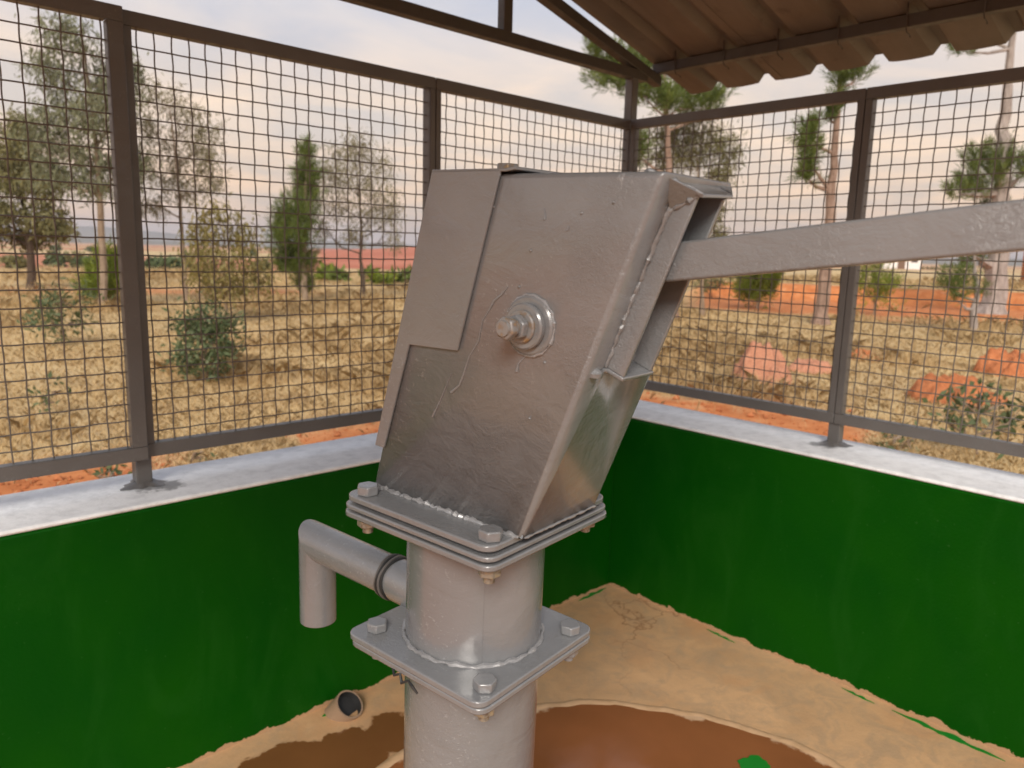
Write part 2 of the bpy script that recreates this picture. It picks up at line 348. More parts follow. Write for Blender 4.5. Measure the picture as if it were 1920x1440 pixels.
az = np.concatenate([np.arange(YAW - 1.0, YAW + 1.0, .0075), np.arange(YAW + 1.0, YAW - 1.0 + 2 * math.pi, .05)])
A, R = np.meshgrid(az, rad[1:], indexing='xy')
GX = CAM[0] + R * np.cos(A); GY = CAM[1] + R * np.sin(A); GZ = ground_z(GX, GY)
na = len(az); nr = len(rad) - 1
def soil_mask(x, y):
    d = np.hypot(x - CAM[0], y - CAM[1]); px = px_of_xy(x, y)
    nz = fbm(x * .9 + 3, y * .9, 4); n2 = fbm(x * 2.7, y * 2.7 + 9, 3)
    yl = np.where(x < .3, y, 99); L = (1 - sstep(2.9, 3.5, yl + (nz - .5) * 1.8)) * (1 - sstep(-.5, .2, x + (nz - .5) * 1.0))
    Rr = (1 - sstep(3.7, 4.3, x + (nz - .5) * 2.2)) * (x > 0.2) * sstep(.25, .6, y + (n2 - .5) * .9) * (1 - sstep(3.0, 3.8, y))
    s = np.maximum(L, Rr) * sstep(.2, .36, n2)
    e = 27.5; strip = sstep(1250, 1330, px) * (1 - sstep(4200, 5200, px)) * sstep(20.0, 21.5, d + (nz - .5) * 3) * (1 - sstep(29, 29.6, d))
    strip2 = (1 - sstep(540, 640, px)) * sstep(22.5, 23.5, d + (nz - .5) * 1.5) * (1 - sstep(25.5, 27, d + (nz - .5) * 1.5)) * .8
    return np.clip(np.maximum(np.maximum(s, strip), strip2), 0, 1)
def redfield_mask(x, y):
    d = np.hypot(x - CAM[0], y - CAM[1]); px = px_of_xy(x, y); nz = fbm(x * .03, y * .03, 4)
    a = sstep(585, 600, px) * (1 - sstep(960, 1000, px)) * sstep(52, 56, d)
    b_ = (px < 600) * sstep(44, 48, d) * sstep(.40, .52, nz) * .85
    c_ = (px > 1300) * sstep(95, 120, d) * sstep(.4, .55, nz) * .7
    return np.clip(np.maximum(np.maximum(a, b_), c_), 0, 1)
SOIL = soil_mask(GX, GY); REDF = redfield_mask(GX, GY)
V = np.stack([GX, GY, GZ], -1).reshape(-1, 3); V = np.vstack([[CAM[0], CAM[1], -.05], V])
idx = lambda i, j: 1 + i * na + (j % na)
I, J = np.meshgrid(np.arange(nr - 1), np.arange(na), indexing='ij')
Q = np.stack([idx(I, J), idx(I + 1, J), idx(I + 1, J + 1), idx(I, J + 1)], -1).reshape(-1, 4)
me = bpy.data.meshes.new('ground'); tri = [(0, int(idx(0, j)), int(idx(0, j + 1))) for j in range(na)]
me.vertices.add(len(V)); me.vertices.foreach_set('co', V.reshape(-1).astype(np.float32))
lv = np.concatenate([Q.reshape(-1), np.array(tri).reshape(-1)]).astype(np.int32); me.loops.add(len(lv)); me.loops.foreach_set('vertex_index', lv)
ls = np.concatenate([np.arange(len(Q)) * 4, len(Q) * 4 + np.arange(len(tri)) * 3]).astype(np.int32); me.polygons.add(len(ls)); me.polygons.foreach_set('loop_start', ls); me.update(calc_edges=True)
for nme, arr in (('soil', SOIL), ('redfield', REDF)):
    at = me.attributes.new(nme, 'FLOAT', 'POINT'); at.data.foreach_set('value', np.concatenate([[0], arr.reshape(-1)]).astype(np.float32))
g = link('ground', me, M_GROUND, None, True); tag(g, kind='structure')

# far hills
def hill(name, dist, prof, thick):
    pxs = np.linspace(prof[0][0], prof[-1][0], 90); hh = np.interp(pxs, [p[0] for p in prof], [p[1] for p in prof])
    v = []; f = []
    for p_, h_ in zip(pxs, hh):
        a = YAW - math.atan((p_ - 960) / F_PX); cs = 1 / math.cos(a - YAW)
        h2 = h_ * dist / F_PX * (1 + .10 * (fbm(np.array(p_ * .03), np.array(dist * .01), 4) - .5)) + CAM[2]
        for k, (dd, zz) in enumerate(((0, -2), (thick * .5, max(h2, -1.5) * .62), (thick, max(h2, -1.5)), (thick * 2.4, -2))):
            r = (dist + dd) * cs; v.append((CAM[0] + r * math.cos(a), CAM[1] + r * math.sin(a), zz))
    n = len(pxs)
    for i in range(n - 1):
        for k in range(3): f.append((i * 4 + k, (i + 1) * 4 + k, (i + 1) * 4 + k + 1, i * 4 + k + 1))
    o = link(name, mesh(name, v, f), M_HILL, None, True); tag(o, kind='structure'); return o
hill('far_hills', 1500, [(-900, 30), (-300, 18), (0, 22), (100, 26), (190, 30), (250, 26), (330, 20), (420, 12), (520, 10), (640, 14), (720, 12), (800, 8), (900, 9), (1300, 14), (1800, 12), (2600, 18)], 60)
hill('near_hills', 900, [(-800, 4), (0, 6), (120, 10), (260, 6), (380, 3), (470, 0), (560, -1), (700, 1), (900, 4), (1500, 10), (2300, 14)], 40)

# ================================================================== SHELTER
O_L, O_R = .151, .1785; ZC = .717; T_L, T_R = .281, .285
fl = MB().box((-2.9, -2.9, -.12), (0.0, 0.0, 0.0)).build('floor', M_FLOOR); tag(fl, kind='structure')
# low walls (green render) with white painted coping
def low_wall(lo, hi, caplo, caphi, label):
    r = empty('low_wall', ((lo[0] + hi[0]) / 2, (lo[1] + hi[1]) / 2, 0)); tag(r, label, 'wall', 'green parapet walls of the pump shelter')
    inv = Matrix.Translation(-r.location)
    for nm, a, b_, m, bv in (('wall_body', lo, hi, M_GREEN, .006), ('coping', caplo, caphi, M_CAP, .008)):
        o = MB().box(a, b_).build(nm, m, r, False, bv); o.data.transform(inv)
    return r
low_wall((-2.9, 0, -.12), (-.0, T_L, ZC - .012), (-2.9, .0012, ZC - .012), (-.0, T_L + .004, ZC), 'low green painted wall with white coping on the left, drain pipe at its foot')
low_wall((0, -2.9, -.12), (T_R, T_L, ZC - .012), (.0012, -2.9, ZC - .012), (T_R + .004, T_L + .004, ZC + .0012), 'low green painted wall with white coping on the right, behind the pump handle')

# circular apron with wet basin and raised rim
th = np.linspace(0, 2 * math.pi, 97)[:-1]
mb = MB(); mb.prism([(AP_C[0] + (AP_R - .012) * math.cos(a), AP_C[1] + (AP_R - .012) * math.sin(a)) for a in th], 2, .001, .005)
ap = mb.build('apron', M_APRON); tag(ap, kind='structure')
rimv = []; rimf = []; prof = [(-.024, .0052), (-.016, .0060), (-.006, .0062), (.004, .0048), (.010, .0004)]
for i, a in enumerate(th):
    wob = .012 * math.sin(a * 7 + 1) + .009 * math.sin(a * 17) + .006 * math.sin(a * 41 + 2)
    for dr, z in prof: rimv.append((AP_C[0] + (AP_R + dr + wob * .5) * math.cos(a), AP_C[1] + (AP_R + dr + wob * .5) * math.sin(a), z * (1 + .15 * math.sin(a * 23))))
for i in range(96):
    for k in range(4): j = (i + 1) % 96; rimf.append((i * 5 + k, j * 5 + k, j * 5 + k + 1, i * 5 + k + 1))
rim = link('apron_rim', mesh('apron_rim', rimv, rimf), M_RIM, None, True); tag(rim, kind='structure')
# green paint spilled on the apron and brush slips along the wall foot
def blob(name, c, r, z, label, n=40, seed=1):
    rr = random.Random(seed); ph = [rr.uniform(0, 6) for _ in range(6)]
    pts = []
    for k in range(n):
        a = 2 * math.pi * k / n; q = r * (1 + .10 * math.sin(3 * a + ph[0]) + .07 * math.sin(5 * a + ph[1]) + .05 * math.sin(11 * a + ph[2])); pts.append((c[0] + q * math.cos(a), c[1] + q * math.sin(a)))
    o = MB().prism(pts, 2, z, z + .003).build(name, M_SPILL, None, False, .001); tag(o, label, 'paint spill'); return o
pc = px_ground(1416, 1436, .006); blob('paint_spill', pc, .040, .0052, 'round splash of green paint on the wet apron floor')
def slip(p0, p1, wdt, label, seed):
    rr = random.Random(seed); a = px_ground(*p0, 0.0); b_ = px_ground(*p1, 0.0); d = b_ - a; L = np.linalg.norm(d[:2]); d /= L; nrm = np.array([-d[1], d[0], 0]); n = 22
    up = [a + d * L * i / n + nrm * wdt * (.5 + .4 * math.sin(i * .9 + seed) * math.sin(math.pi * i / n)) * math.sin(math.pi * (i + .5) / (n + 1)) for i in range(n + 1)]
    dn = [a + d * L * i / n - nrm * wdt * .5 * (1 + .35 * rr.uniform(-1, 1)) * math.sin(math.pi * (i + .5) / (n + 1)) for i in range(n + 1)]
    pts = [(p[0], p[1]) for p in up] + [(p[0], p[1]) for p in dn[::-1]]
    o = MB().prism(pts, 2, .0005, .002).build('paint_slip', M_SPILL); tag(o, label, 'paint mark', 'green brush slips on the floor along the walls')
slip((1325, 1180), (1378, 1206), .010, 'thin green paint streak on the floor, middle of the right wall foot', 1)
slip((1578, 1290), (1640, 1320), .010, 'thin curved green paint streak on the floor under the right wall', 2)
slip((1672, 1332), (1885, 1428), .020, 'long green paint streak at the floor edge, lower right', 3)
slip((1085, 1127), (1136, 1103), .016, 'short green paint mark on the floor by the inner corner', 4)
slip((604, 1344), (634, 1329), .014, 'small green paint mark on the floor beside the drain pipe', 5)

# drain pipe through the foot of the left wall
dp = px_ground(648, 1337, .02)
dr = empty('drain_pipe', (float(dp[0]), 0, .0)); tag(dr, 'short brown drain pipe stub in the floor at the foot of the left wall', 'pipe')
px0 = np.array([0, -.030, -.036]); dirn = np.array([.22, -.62, .8]); dirn /= np.linalg.norm(dirn); e1 = np.cross(dirn, (0, 0, 1)); e1 /= np.linalg.norm(e1); e2 = np.cross(e1, dirn)
v = []; f = []
for s_, r_ in ((-.04, .043), (.092, .043), (.092, .038), (.066, .038)):
    for k in range(28): a = 2 * math.pi * k / 28; v.append(px0 + dirn * s_ + e1 * r_ * math.cos(a) + e2 * r_ * math.sin(a))
for i in range(2):
    for k in range(28): f.append((i * 28 + k, i * 28 + (k + 1) % 28, (i + 1) * 28 + (k + 1) % 28, (i + 1) * 28 + k))
MB().add(v[:84], f).build('pipe_wall', M_DRAIN, dr, True)
vb = v[56:112] + [px0 + dirn * .064]; fb = [(k, (k + 1) % 28, 28 + (k + 1) % 28, 28 + k) for k in range(28)] + [(28 + k, 28 + (k + 1) % 28, 56) for k in range(28)]
MB().add(vb, fb).build('bore_shade', M_DARK, dr, True)  # bore wall and shallow end coloured near-black for the shade inside

# ---------------------------------------------------------------- fences of angle iron and crimped wire
def crimp(L, pitch, first, n=5, r=.0019, amp=.0013, phase=0):
    m = max(8, int(L / pitch * 4)); P = [(0, amp * math.cos(math.pi * (s - first) / pitch + phase), s) for s in np.linspace(0, L, m)]
    return MB().tube(P, r, n, False).me('wire')
def panel_frame(mb, x0, x1, z0, z1, yf, wl, wr, wd=.034, tk=.004, dp=.032):
    # angle-iron frame in the x-z plane; front leg outside, back leg at the opening
    mb.box((x0, yf, z0), (x1, yf + tk, z0 + wd)); mb.box((x0 + wl, yf + tk, z0 + wd - tk), (x1 - wr, yf + dp, z0 + wd))
    mb.box((x0, yf, z1 - wd), (x1, yf + tk, z1)); mb.box((x0 + wl, yf + tk, z1 - wd), (x1 - wr, yf + dp, z1 - wd + tk))
    for a, s, ws in ((x0, 1, wl), (x1, -1, wr)):
        mb.box((min(a, a + s * ws), yf + .0006, z0 + wd), (max(a, a + s * ws), yf + tk + .0006, z1 - wd))
        e = a + s * (ws - tk); mb.box((min(e, e + s * tk), yf + tk + .0006, z0 + wd - .001), (max(e, e + s * tk), yf + dp - .001, z1 - wd + .001))
def build_fence(label, axis, plane, spans, posts, zb, zt, vfirst):
    root = empty('mesh_fence', (posts[0][0], plane, ZC) if axis == 'x' else (plane, posts[0][0], ZC)); tag(root, label, 'fence', 'wire mesh fences on the parapet walls')
    # local frame: u along wall, v outward, z up.  left wall: u=x, v=y.  right wall: u=y, v=x
    def loc(o):
        if axis == 'x': Mx = Matrix.Identity(4)
        else: Mx = Matrix(((0, 1, 0, 0), (1, 0, 0, 0), (0, 0, 1, 0), (0, 0, 0, 1)))
        return Matrix.Translation(-root.location) @ Mx @ o
    def put(o, T=Matrix.Identity(4), parent=root):
        if parent is root: o.matrix_local = loc(T)
        return o
    for (u, zt_, du) in posts:
        mb = MB().box((-.019, -.006, 0), (.019, .032, zt_ - ZC)); o = mb.build('post', M_FRAME, root, False, .003); put(o, Matrix.Translation((u + du, plane, ZC)))
        if zt_ < 1.9:
            wv = []; wf = []; nn = 30; lv_ = ((.044, .0003), (.034, .0035), (.026, .008), (.0185, .012))
            for rr_, zz_ in lv_:
                for k in range(nn):
                    a = 2 * math.pi * k / nn; q = rr_ * (1 + .22 * math.sin(3 * a + u * 9) * (rr_ - .018) / .026 + .16 * math.sin(7 * a + 2) * (rr_ - .018) / .026); wv.append((q * 1.1 * math.cos(a), .013 + q * math.sin(a), zz_ * random.uniform(.8, 1.15)))
            for i in range(3):
                for k in range(nn): wf.append((i * nn + k, i * nn + (k + 1) % nn, (i + 1) * nn + (k + 1) % nn, (i + 1) * nn + k))
            wb = MB().add(wv, wf)
            o = wb.build('post_fillet', M_FRAME, root, True); put(o, Matrix.Translation((u + du, plane, ZC + .0005)))
    vw = {}
    for (u0, u1, dv, first, pitch, wl, wr) in spans:
        mb = MB(); panel_frame(mb, u0, u1, zb, zt, plane - .013 + dv, wl, wr)
        pf = mb.build('panel_frame', M_FRAME, root, False, .0012, 1); put(pf)
        zi0, zi1 = zb + .034, zt - .034; L = zi1 - zi0 + .03
        key = 'v'
        if key not in vw: vw[key] = crimp(L, .0402, .015); 
        yv = plane + dv + .008
        u = first
        k = 0
        while u < u1 - wr - .006:
            if u > u0 + wl + .004:
                o = link('wire', vw[key], M_WIRE, pf, True); o.matrix_local = Matrix.Translation((u + random.uniform(-.0007, .0007), yv, zi0 - .015)) @ Matrix.Rotation(random.uniform(-.0012, .0012), 4, 'Y') @ Matrix.Rotation(.45 + math.pi * (k % 2), 4, 'Z')
            u += pitch; k += 1
        LH = (u1 - wr) - (u0 + wl) + .024
        hm = crimp(LH, pitch, .015); z = 1.778; k = 0
        while z > zi0 + .006:
            o = link('wire', hm, M_WIRE, pf, True); o.matrix_local = Matrix.Translation((u0 + wl - .012, yv + .0005, z + random.uniform(-.0007, .0007))) @ Matrix.Rotation(math.pi / 2 + random.uniform(-.001, .001), 4, 'Y') @ Matrix.Rotation(.45 + math.pi * (k % 2), 4, 'Z')
            z -= .0402; k += 1
    return root
build_fence('dark grey wire mesh fence with three panels on the left wall, trees behind', 'x', O_L,
            [(-2.645, -1.702, -.022, -2.59, .0403, .034, .034), (-1.7005, -.7962, 0, -1.663, .0403, .022, .020), (-.7940, .1955, 0, -.778, .0398, .020, .030)],
            [(-2.65, 1.85, 0), (-1.705, 1.85, 0), (-.795, 1.85, 0), (.195, 2.02, 0)], .7925, 1.852, None)
build_fence('dark grey wire mesh fence on the right wall, crossed by the pump handle', 'y', O_R,
            [(-.776, .1365, 0, -.7455, .0403, .021, .022), (-1.70, -.778, 0, -1.672, .0403, .021, .021)],
            [(-.777, 1.85, 0), (-1.71, 1.85, 0)], .7925, 1.852, None)

# ---------------------------------------------------------------- roof structure
RS = .26; RX0, RZ0 = .36, 2.03; RIDGE = -1.25; TY = .150
zr = lambda x: RZ0 + RS * (RX0 - x) if x > RIDGE else RZ0 + RS * (RX0 - RIDGE) - RS * (RIDGE - x)
def truss(y, label):
    r = empty('roof_truss', (RIDGE, y, 2.01)); tag(r, label, 'truss'); inv = Matrix.Translation(-r.location)
    def put(nm, mb): o = mb.build(nm, M_STEEL, r, False, .002, 1); o.data.transform(inv)
    put('tie_beam', MB().box((2 * RIDGE - .27, y - .0185, 2.012), (.27, y + .0185, 2.050)))
    sl = math.hypot(1, RS)
    for s in (1, -1):
        xa = RX0 + .0 if s == 1 else 2 * RIDGE - RX0
        put('rafter', MB().prism([(RIDGE, zr(RIDGE) - .021), (xa, RZ0 - .021), (xa, RZ0 + .018), (RIDGE, zr(RIDGE) + .018)], 1, y - .0205, y + .0205))
    for x in (-.491, RIDGE, 2 * RIDGE + .491):
        put('upright', MB().box((x - .0195, y - .0175, 2.050), (x + .0195, y + .0175, zr(x) - .018)))
    return r
truss(TY + .013, 'dark steel gable truss above the left fence')
truss(-1.95, 'dark steel gable truss at the near end of the shelter')
def purlin(x, label):
    z = zr(x) + .018; r = MB().box((x - .0185, -2.06, z), (x + .0185, .165, z + .038)).build('purlin', M_STEEL, None, False, .002, 1)
    tag(r, label, 'beam', 'purlins under the roof sheets'); return r
p1 = purlin(RX0 - .02, 'dark square steel purlin under the scalloped roof eave')
for x, lb in ((-.62, 'dark steel purlin halfway up the right roof slope'), (RIDGE + .05, 'dark steel purlin just right of the roof ridge'), (RIDGE - .05, 'dark steel purlin just left of the roof ridge'), (-1.88, 'dark steel purlin halfway up the left roof slope'), (2 * RIDGE - RX0 + .02, 'dark steel purlin along the left eave')): purlin(x, lb)
# box-rib sheets
RIBP = .2166; RIB0 = .03
def prof_z(s):      # s: distance to rib centre
    a = abs((s + RIBP / 2) % RIBP - RIBP / 2)
    if a < .014: return .030
    if a < .036: return .030 * (1 - (a - .014) / .022)
    return -.004 * math.sin((a - .036) / (RIBP / 2 - .036) * math.pi / 2)
def sheet_mesh(y0, y1, x0, x1, lift):
    ys = []; yk = y0
    for k in range(-3, 30):
        c = RIB0 - k * RIBP
        for d in (-RIBP / 2, -.07, -.036, -.014, .014, .036, .07): ys.append(c + d)
    ys = sorted({round(q, 4) for q in ys if y1 <= q <= y0} | {y0, y1})
    v = []; f = []; n = len(ys); xs = np.linspace(x0, x1, 6)
    for x in xs:
        for y in ys: v.append((x, y, zr(x) + .0565 + lift + .004 + prof_z(y - RIB0) + .0015 * math.sin(x * 7 + y * 3)))
    for i in range(5):
        for k in range(n - 1): f.append((i * n + k, i * n + k + 1, (i + 1) * n + k + 1, (i + 1) * n + k))
    return v, f
roof = empty('sheet_roof', (RIDGE, -1.3, 2.5)); tag(roof, 'ribbed metal sheet roof over the pump, brown underside with scalloped eave', 'roof')
ySpl = [.168, -.26, -.695, -1.13, -1.565, -2.10]  # unseen near end placed to shade the pump head and admit light behind
for side in (1, -1):
    for k in range(5):
        y0 = ySpl[k] + (.03 if k else 0); y1 = ySpl[k + 1]
        x0, x1 = (RIDGE, .612) if side == 1 else (RIDGE, 2 * RIDGE - .612)
        v, f = sheet_mesh(y0, y1, x0, x1, .0012 * (k % 2))
        me_ = mesh('roof_sheet', [(a - RIDGE, b_ + 1.3, c - 2.5) for a, b_, c in v], f); o = link('roof_sheet', me_, M_ROOF, roof); 
        sm = o.modifiers.new('thick', 'SOLIDIFY'); sm.thickness = .0009; sm.offset = 1
for k in range(6):
    y = RIB0 - k * RIBP + .02
    o = MB().tube([(RX0 - .045, y, zr(RX0) + .10), (RX0 - .043, y, zr(RX0) + .02), (RX0 - .035, y, zr(RX0) + .008), (RX0 - .002, y + .002, zr(RX0) + .006), (RX0 + .002, y + .002, zr(RX0) + .000)], .0022, 6).build('hook_bolt', M_STEEL, roof, True); o.data.transform(Matrix.Translation((-RIDGE, 1.3, -2.5)))

# ================================================================== HAND PUMP
PO = np.array([-1.730813, -1.171589, .85]); EX = (0.134478, -0.990404, -0.031876); EY = (0.990877, 0.134117, 0.013218); EZ = (-0.008816, -0.033362, 0.999404)
HB = .85 / EZ[2]
pump = empty('hand_pump'); tag(pump, 'grey painted steel hand pump with long lever handle and bent spout', 'hand pump')
base = PO - HB * np.array(EZ)
pump.matrix_world = Matrix(((EX[0], EY[0], EZ[0], base[0]), (EX[1], EY[1], EZ[1], base[1]), (EX[2], EY[2], EZ[2], base[2]), (0, 0, 0, 1)))
UP = Matrix.Translation((0, 0, HB))
def pp(nm, mb, mat=M_PUMP, parent=None, smooth=True, bevel=0, seg=2, ang=35):
    o = mb.build(nm, mat, parent or pump, smooth, bevel, seg, ang); o.data.transform(UP); return o
RP = .0835
pp('pedestal', MB().lathe([(RP, -HB + .004), (RP, -.0015)], 64))
pp('base_plate', MB().box((-.13, -.13, -HB + .004), (.13, .13, -HB + .016)), bevel=.003)
pp('water_tank', MB().lathe([(RP, .0145), (RP, .1635)], 64))
pp('reflection_ridge', MB().tube([(RP * math.cos(-.72), RP * math.sin(-.72), z) for z in np.linspace(.016, .163, 12)], [.0004 + .0001 * math.sin(k * 3) for k in range(12)], 8))  # thin ridge standing in for the reflected stripe down the tank
def plate(s, z0, z1, cx=0, cy=0, cham=.014, b=None):
    a = s / 2; b = (b or s) / 2; c = cham; pts = []
    for (sx, sy, a0) in ((1, -1, -90), (1, 1, 0), (-1, 1, 90), (-1, -1, 180)):
        for k in range(5):
            t = math.radians(a0 + 90 * k / 4); pts.append((cx + sx * (a - c) + c * math.cos(t), cy + sy * (b - c) + c * math.sin(t)))
    return MB().prism(pts, 2, z0, z1)
def pp_flange(nm, s, z0, z1, cx=0, cy=0, b=None): return pp(nm, plate(s, z0, z1, cx, cy, .015, b), bevel=.0016, ang=40)
pp_flange('flange_plate', .2190, .0065, .0145, 0, -.002)
pp_flange('flange_plate', .2170, -.0025, .0050, .001, -.001)
pp_flange('flange_plate', .2330, .1635, .1705, .001, 0, .226)
pp_flange('flange_plate', .2310, .1735, .1795, .001, -.001, .224)
pp_flange('flange_plate', .2260, .1830, .1905, .001, -.001, .220)
pp('gap_core', plate(.215, .1704, .1836, 0, 0, .014, .208), M_DARK)  # dark slab through the stack, filling the gaps between plates
pp('gap_core', plate(.205, .0049, .0066, 0, 0, .014), M_DARK)  # dark slab filling the gap between the two lower plates
def hexa(r, z0, z1, rot=0): 
    return [(r * math.cos(rot + k * math.pi / 3), r * math.sin(rot + k * math.pi / 3)) for k in range(6)]
def flange_bolt(x, y, zt, zb_, rot, nutmat):
    mb = MB().prism([(x + a, y + b_) for a, b_ in hexa(.0135, 0, 0, rot)], 2, zt, zt + .0115)
    o = pp('bolt', mb, M_PUMP, None, True, .0016, 2, 25)
    mb = MB().prism([(x + a, y + b_) for a, b_ in hexa(.0128, 0, 0, rot + .5)], 2, zb_ - .0125, zb_)
    pp('nut', mb, nutmat, o, True, .0014, 2, 25); 
    pp('bolt_end', MB().lathe([(.0062, zb_ - .020), (.0062, zb_ - .0125)], 14, 2, (x, y, 0)), nutmat, o)
    return o
for i, (x, y) in enumerate(((-.089, -.0935), (.099, -.0915), (.094, .0935), (-.091, .093))): flange_bolt(x, y, .1905, .1635, .3 + i * .7, M_BRASS)
for i, (x, y) in enumerate(((-.0835, -.083), (.0925, -.084), (.0925, .076), (-.085, .082))): flange_bolt(x, y, .0145, -.0025, .25 + i * .5, M_BRASS if i == 1 else M_PUMP)
# welds
def weld(nm, pts, r, seed, per=.0045, mat=M_WELD, parent=None):
    rr = random.Random(seed); P = [np.array(p, float) for p in pts]; out_ = []
    for a, b_ in zip(P[:-1], P[1:]):
        L = np.linalg.norm(b_ - a); n = max(1, int(L / per)); out_ += [a + (b_ - a) * k / n for k in range(n)]
    out_.append(P[-1]); rad_ = [r * rr.uniform(.45, 1.25) for _ in out_]; out_ = [p + np.array([rr.uniform(-.3, .3) * r for _ in range(3)]) for p in out_]
    rad_[0] *= .5; rad_[-1] *= .5
    return pp(nm, MB().tube(out_, rad_, 8), mat, parent)
weld('weld_bead', [((RP + .002) * math.cos(a), (RP + .002) * math.sin(a), .0155) for a in np.linspace(0, 2 * math.pi, 90)], .0036, 1)
weld('weld_bead', [((RP + .001) * math.cos(a), (RP + .001) * math.sin(a), .1628) for a in np.linspace(0, 2 * math.pi, 90)], .0022, 2)
# head housing: leaning box with a slot in its front
ZT = .1905; HZ = .5535; W2 = .0700
XB0, XB1, XT0, XT1 = -.1075, .1225, -.0095, .2535
dF = np.array([XT1 - XB1, 0, HZ - ZT]); LF = np.linalg.norm(dF); dF /= LF; nF = np.array([dF[2], 0, -dF[0]]); P0F = np.array([XB1, 0, ZT])
def FP(s, y, e=0): q = P0F + dF * s + nF * e; return (q[0], y, q[2])
S0, S1, Y0, Y1 = .205, .368, -.034, .013
v = [(XB0, -W2, ZT), (XB0, W2, ZT), (XT0, -W2, HZ), (XT0, W2, HZ), FP(0, -W2), FP(0, W2), FP(LF, -W2), FP(LF, W2), FP(S0, Y0), FP(S0, Y1), FP(S1, Y0), FP(S1, Y1)]
f = [(0, 4, 6, 2), (1, 3, 7, 5), (0, 2, 3, 1), (2, 6, 7, 3), (4, 5, 9, 8), (5, 7, 11, 9), (7, 6, 10, 11), (6, 4, 8, 10)]
head = MB().add(v, f).build('head_housing', M_PUMP, pump); head.data.transform(UP)
for p_ in head.data.polygons: p_.use_smooth = True
bm = bmesh.new(); bm.from_mesh(head.data); bmesh.ops.recalc_face_normals(bm, faces=bm.faces)
bw = bm.edges.layers.float.new('bevel_weight_edge')
for e in bm.edges:
    if len(e.link_faces) == 2 and e.calc_face_angle(0) > .5: e[bw] = 1.0
bm.to_mesh(head.data); bm.free()
so = head.modifiers.new('thick', 'SOLIDIFY'); so.thickness = .004; so.offset = -1
bv = head.modifiers.new('bend', 'BEVEL'); bv.width = .0055; bv.segments = 4; bv.limit_method = 'WEIGHT'
# slot frame
FE = .021; YA, YB = -.038, .017
sf = MB()
def slab(q, nvec, tk):
    q = [np.array(p, float) for p in q]; nvec = np.array(nvec, float); return [tuple(p) for p in q] + [tuple(p + nvec * tk) for p in q]
BOX = [(0, 3, 2, 1), (4, 5, 6, 7), (0, 1, 5, 4), (1, 2, 6, 5), (2, 3, 7, 6), (3, 0, 4, 7)]
SB, ST = .197, .374
sf.add(slab([FP(SB, YA, -.002), FP(SB, YA, FE), FP(ST, YA, FE), FP(ST, YA, -.002)], (0, 1, 0), .0042), BOX)
sf.add(slab([FP(SB, YB, -.002), FP(SB, YB, FE), FP(ST, YB, FE), FP(ST, YB, -.002)], (0, -1, 0), .0042), BOX)
sf.add(slab([FP(SB - .004, YA - .001, -.001), FP(SB - .004, YB + .002, -.001), FP(SB - .004, YB + .002, FE + .002), FP(SB - .004, YA - .001, FE + .001)], dF, .0042), BOX)
pp('slot_frame', sf, M_PUMP, None, True, .0012, 2)
hd = MB(); tp = .0035
a_ = (XT1 - .026, -W2 + .012, HZ + .0012); b_ = (XT1 - .026, W2 - .004, HZ + .0012); c_ = FP(ST + .006, YB + .003, FE + .004); d_ = FP(ST + .003, YA - .001, FE + .004)
hd.add(slab([a_, b_, c_, d_], (0, 0, -1), tp), BOX)
hd.add([FP(LF - .010, -W2 + .018, .001), d_, FP(ST - .022, YA, .001), a_, FP(LF - .004, -W2 + .008, -.004)], [(0, 1, 2), (0, 3, 1), (3, 1, 4), (1, 2, 4), (0, 2, 4), (0, 4, 3)])
hd.add([FP(LF - .004, W2 - .004, .001), c_, FP(ST - .022, YB, .001), b_, FP(LF - .004, W2 - .008, -.004)], [(0, 1, 2), (0, 3, 1), (3, 1, 4), (1, 2, 4), (0, 2, 4), (0, 4, 3)])
pp('slot_hood', hd, M_PUMP, None, True, .001, 2)
weld('weld_bead', [FP(s, YA - .0015, .0005) for s in np.linspace(SB, ST - .012, 40)], .0025, 3, .004, M_PUMP)
weld('weld_bead', [FP(SB - .003, y, .001) for y in np.linspace(YA - .022, YB + .004, 18)], .0036, 4, .004, M_PUMP)
weld('weld_bead', [a_, tuple(np.array(a_) * .5 + np.array(d_) * .5 + np.array((0, 0, .001))), d_], .0030, 21, .004, M_PUMP)
weld('weld_bead', [d_, FP(ST - .022, YA, .001), FP(ST - .03, YA - .001, .001)], .0026, 22, .004, M_PUMP)
pp('weld_lump', MB().lathe([(.0005, -.002), (.007, -.001), (.008, .003), (.005, .0065), (.001, .009)], 16, 2, FP(SB - .007, YA - .016, .0005)), M_PUMP)
weld('weld_bead', [(XB0 + .004, -W2 - .0005, ZT + .001), (XB1 - .004, -W2 - .0005, ZT + .001)], .0036, 5, .004)
weld('weld_bead', [(XB1 + .001, -W2 + .004, ZT + .0005), (XB1 + .001, W2 - .004, ZT + .0005)], .0018, 6, .004, M_PUMP)
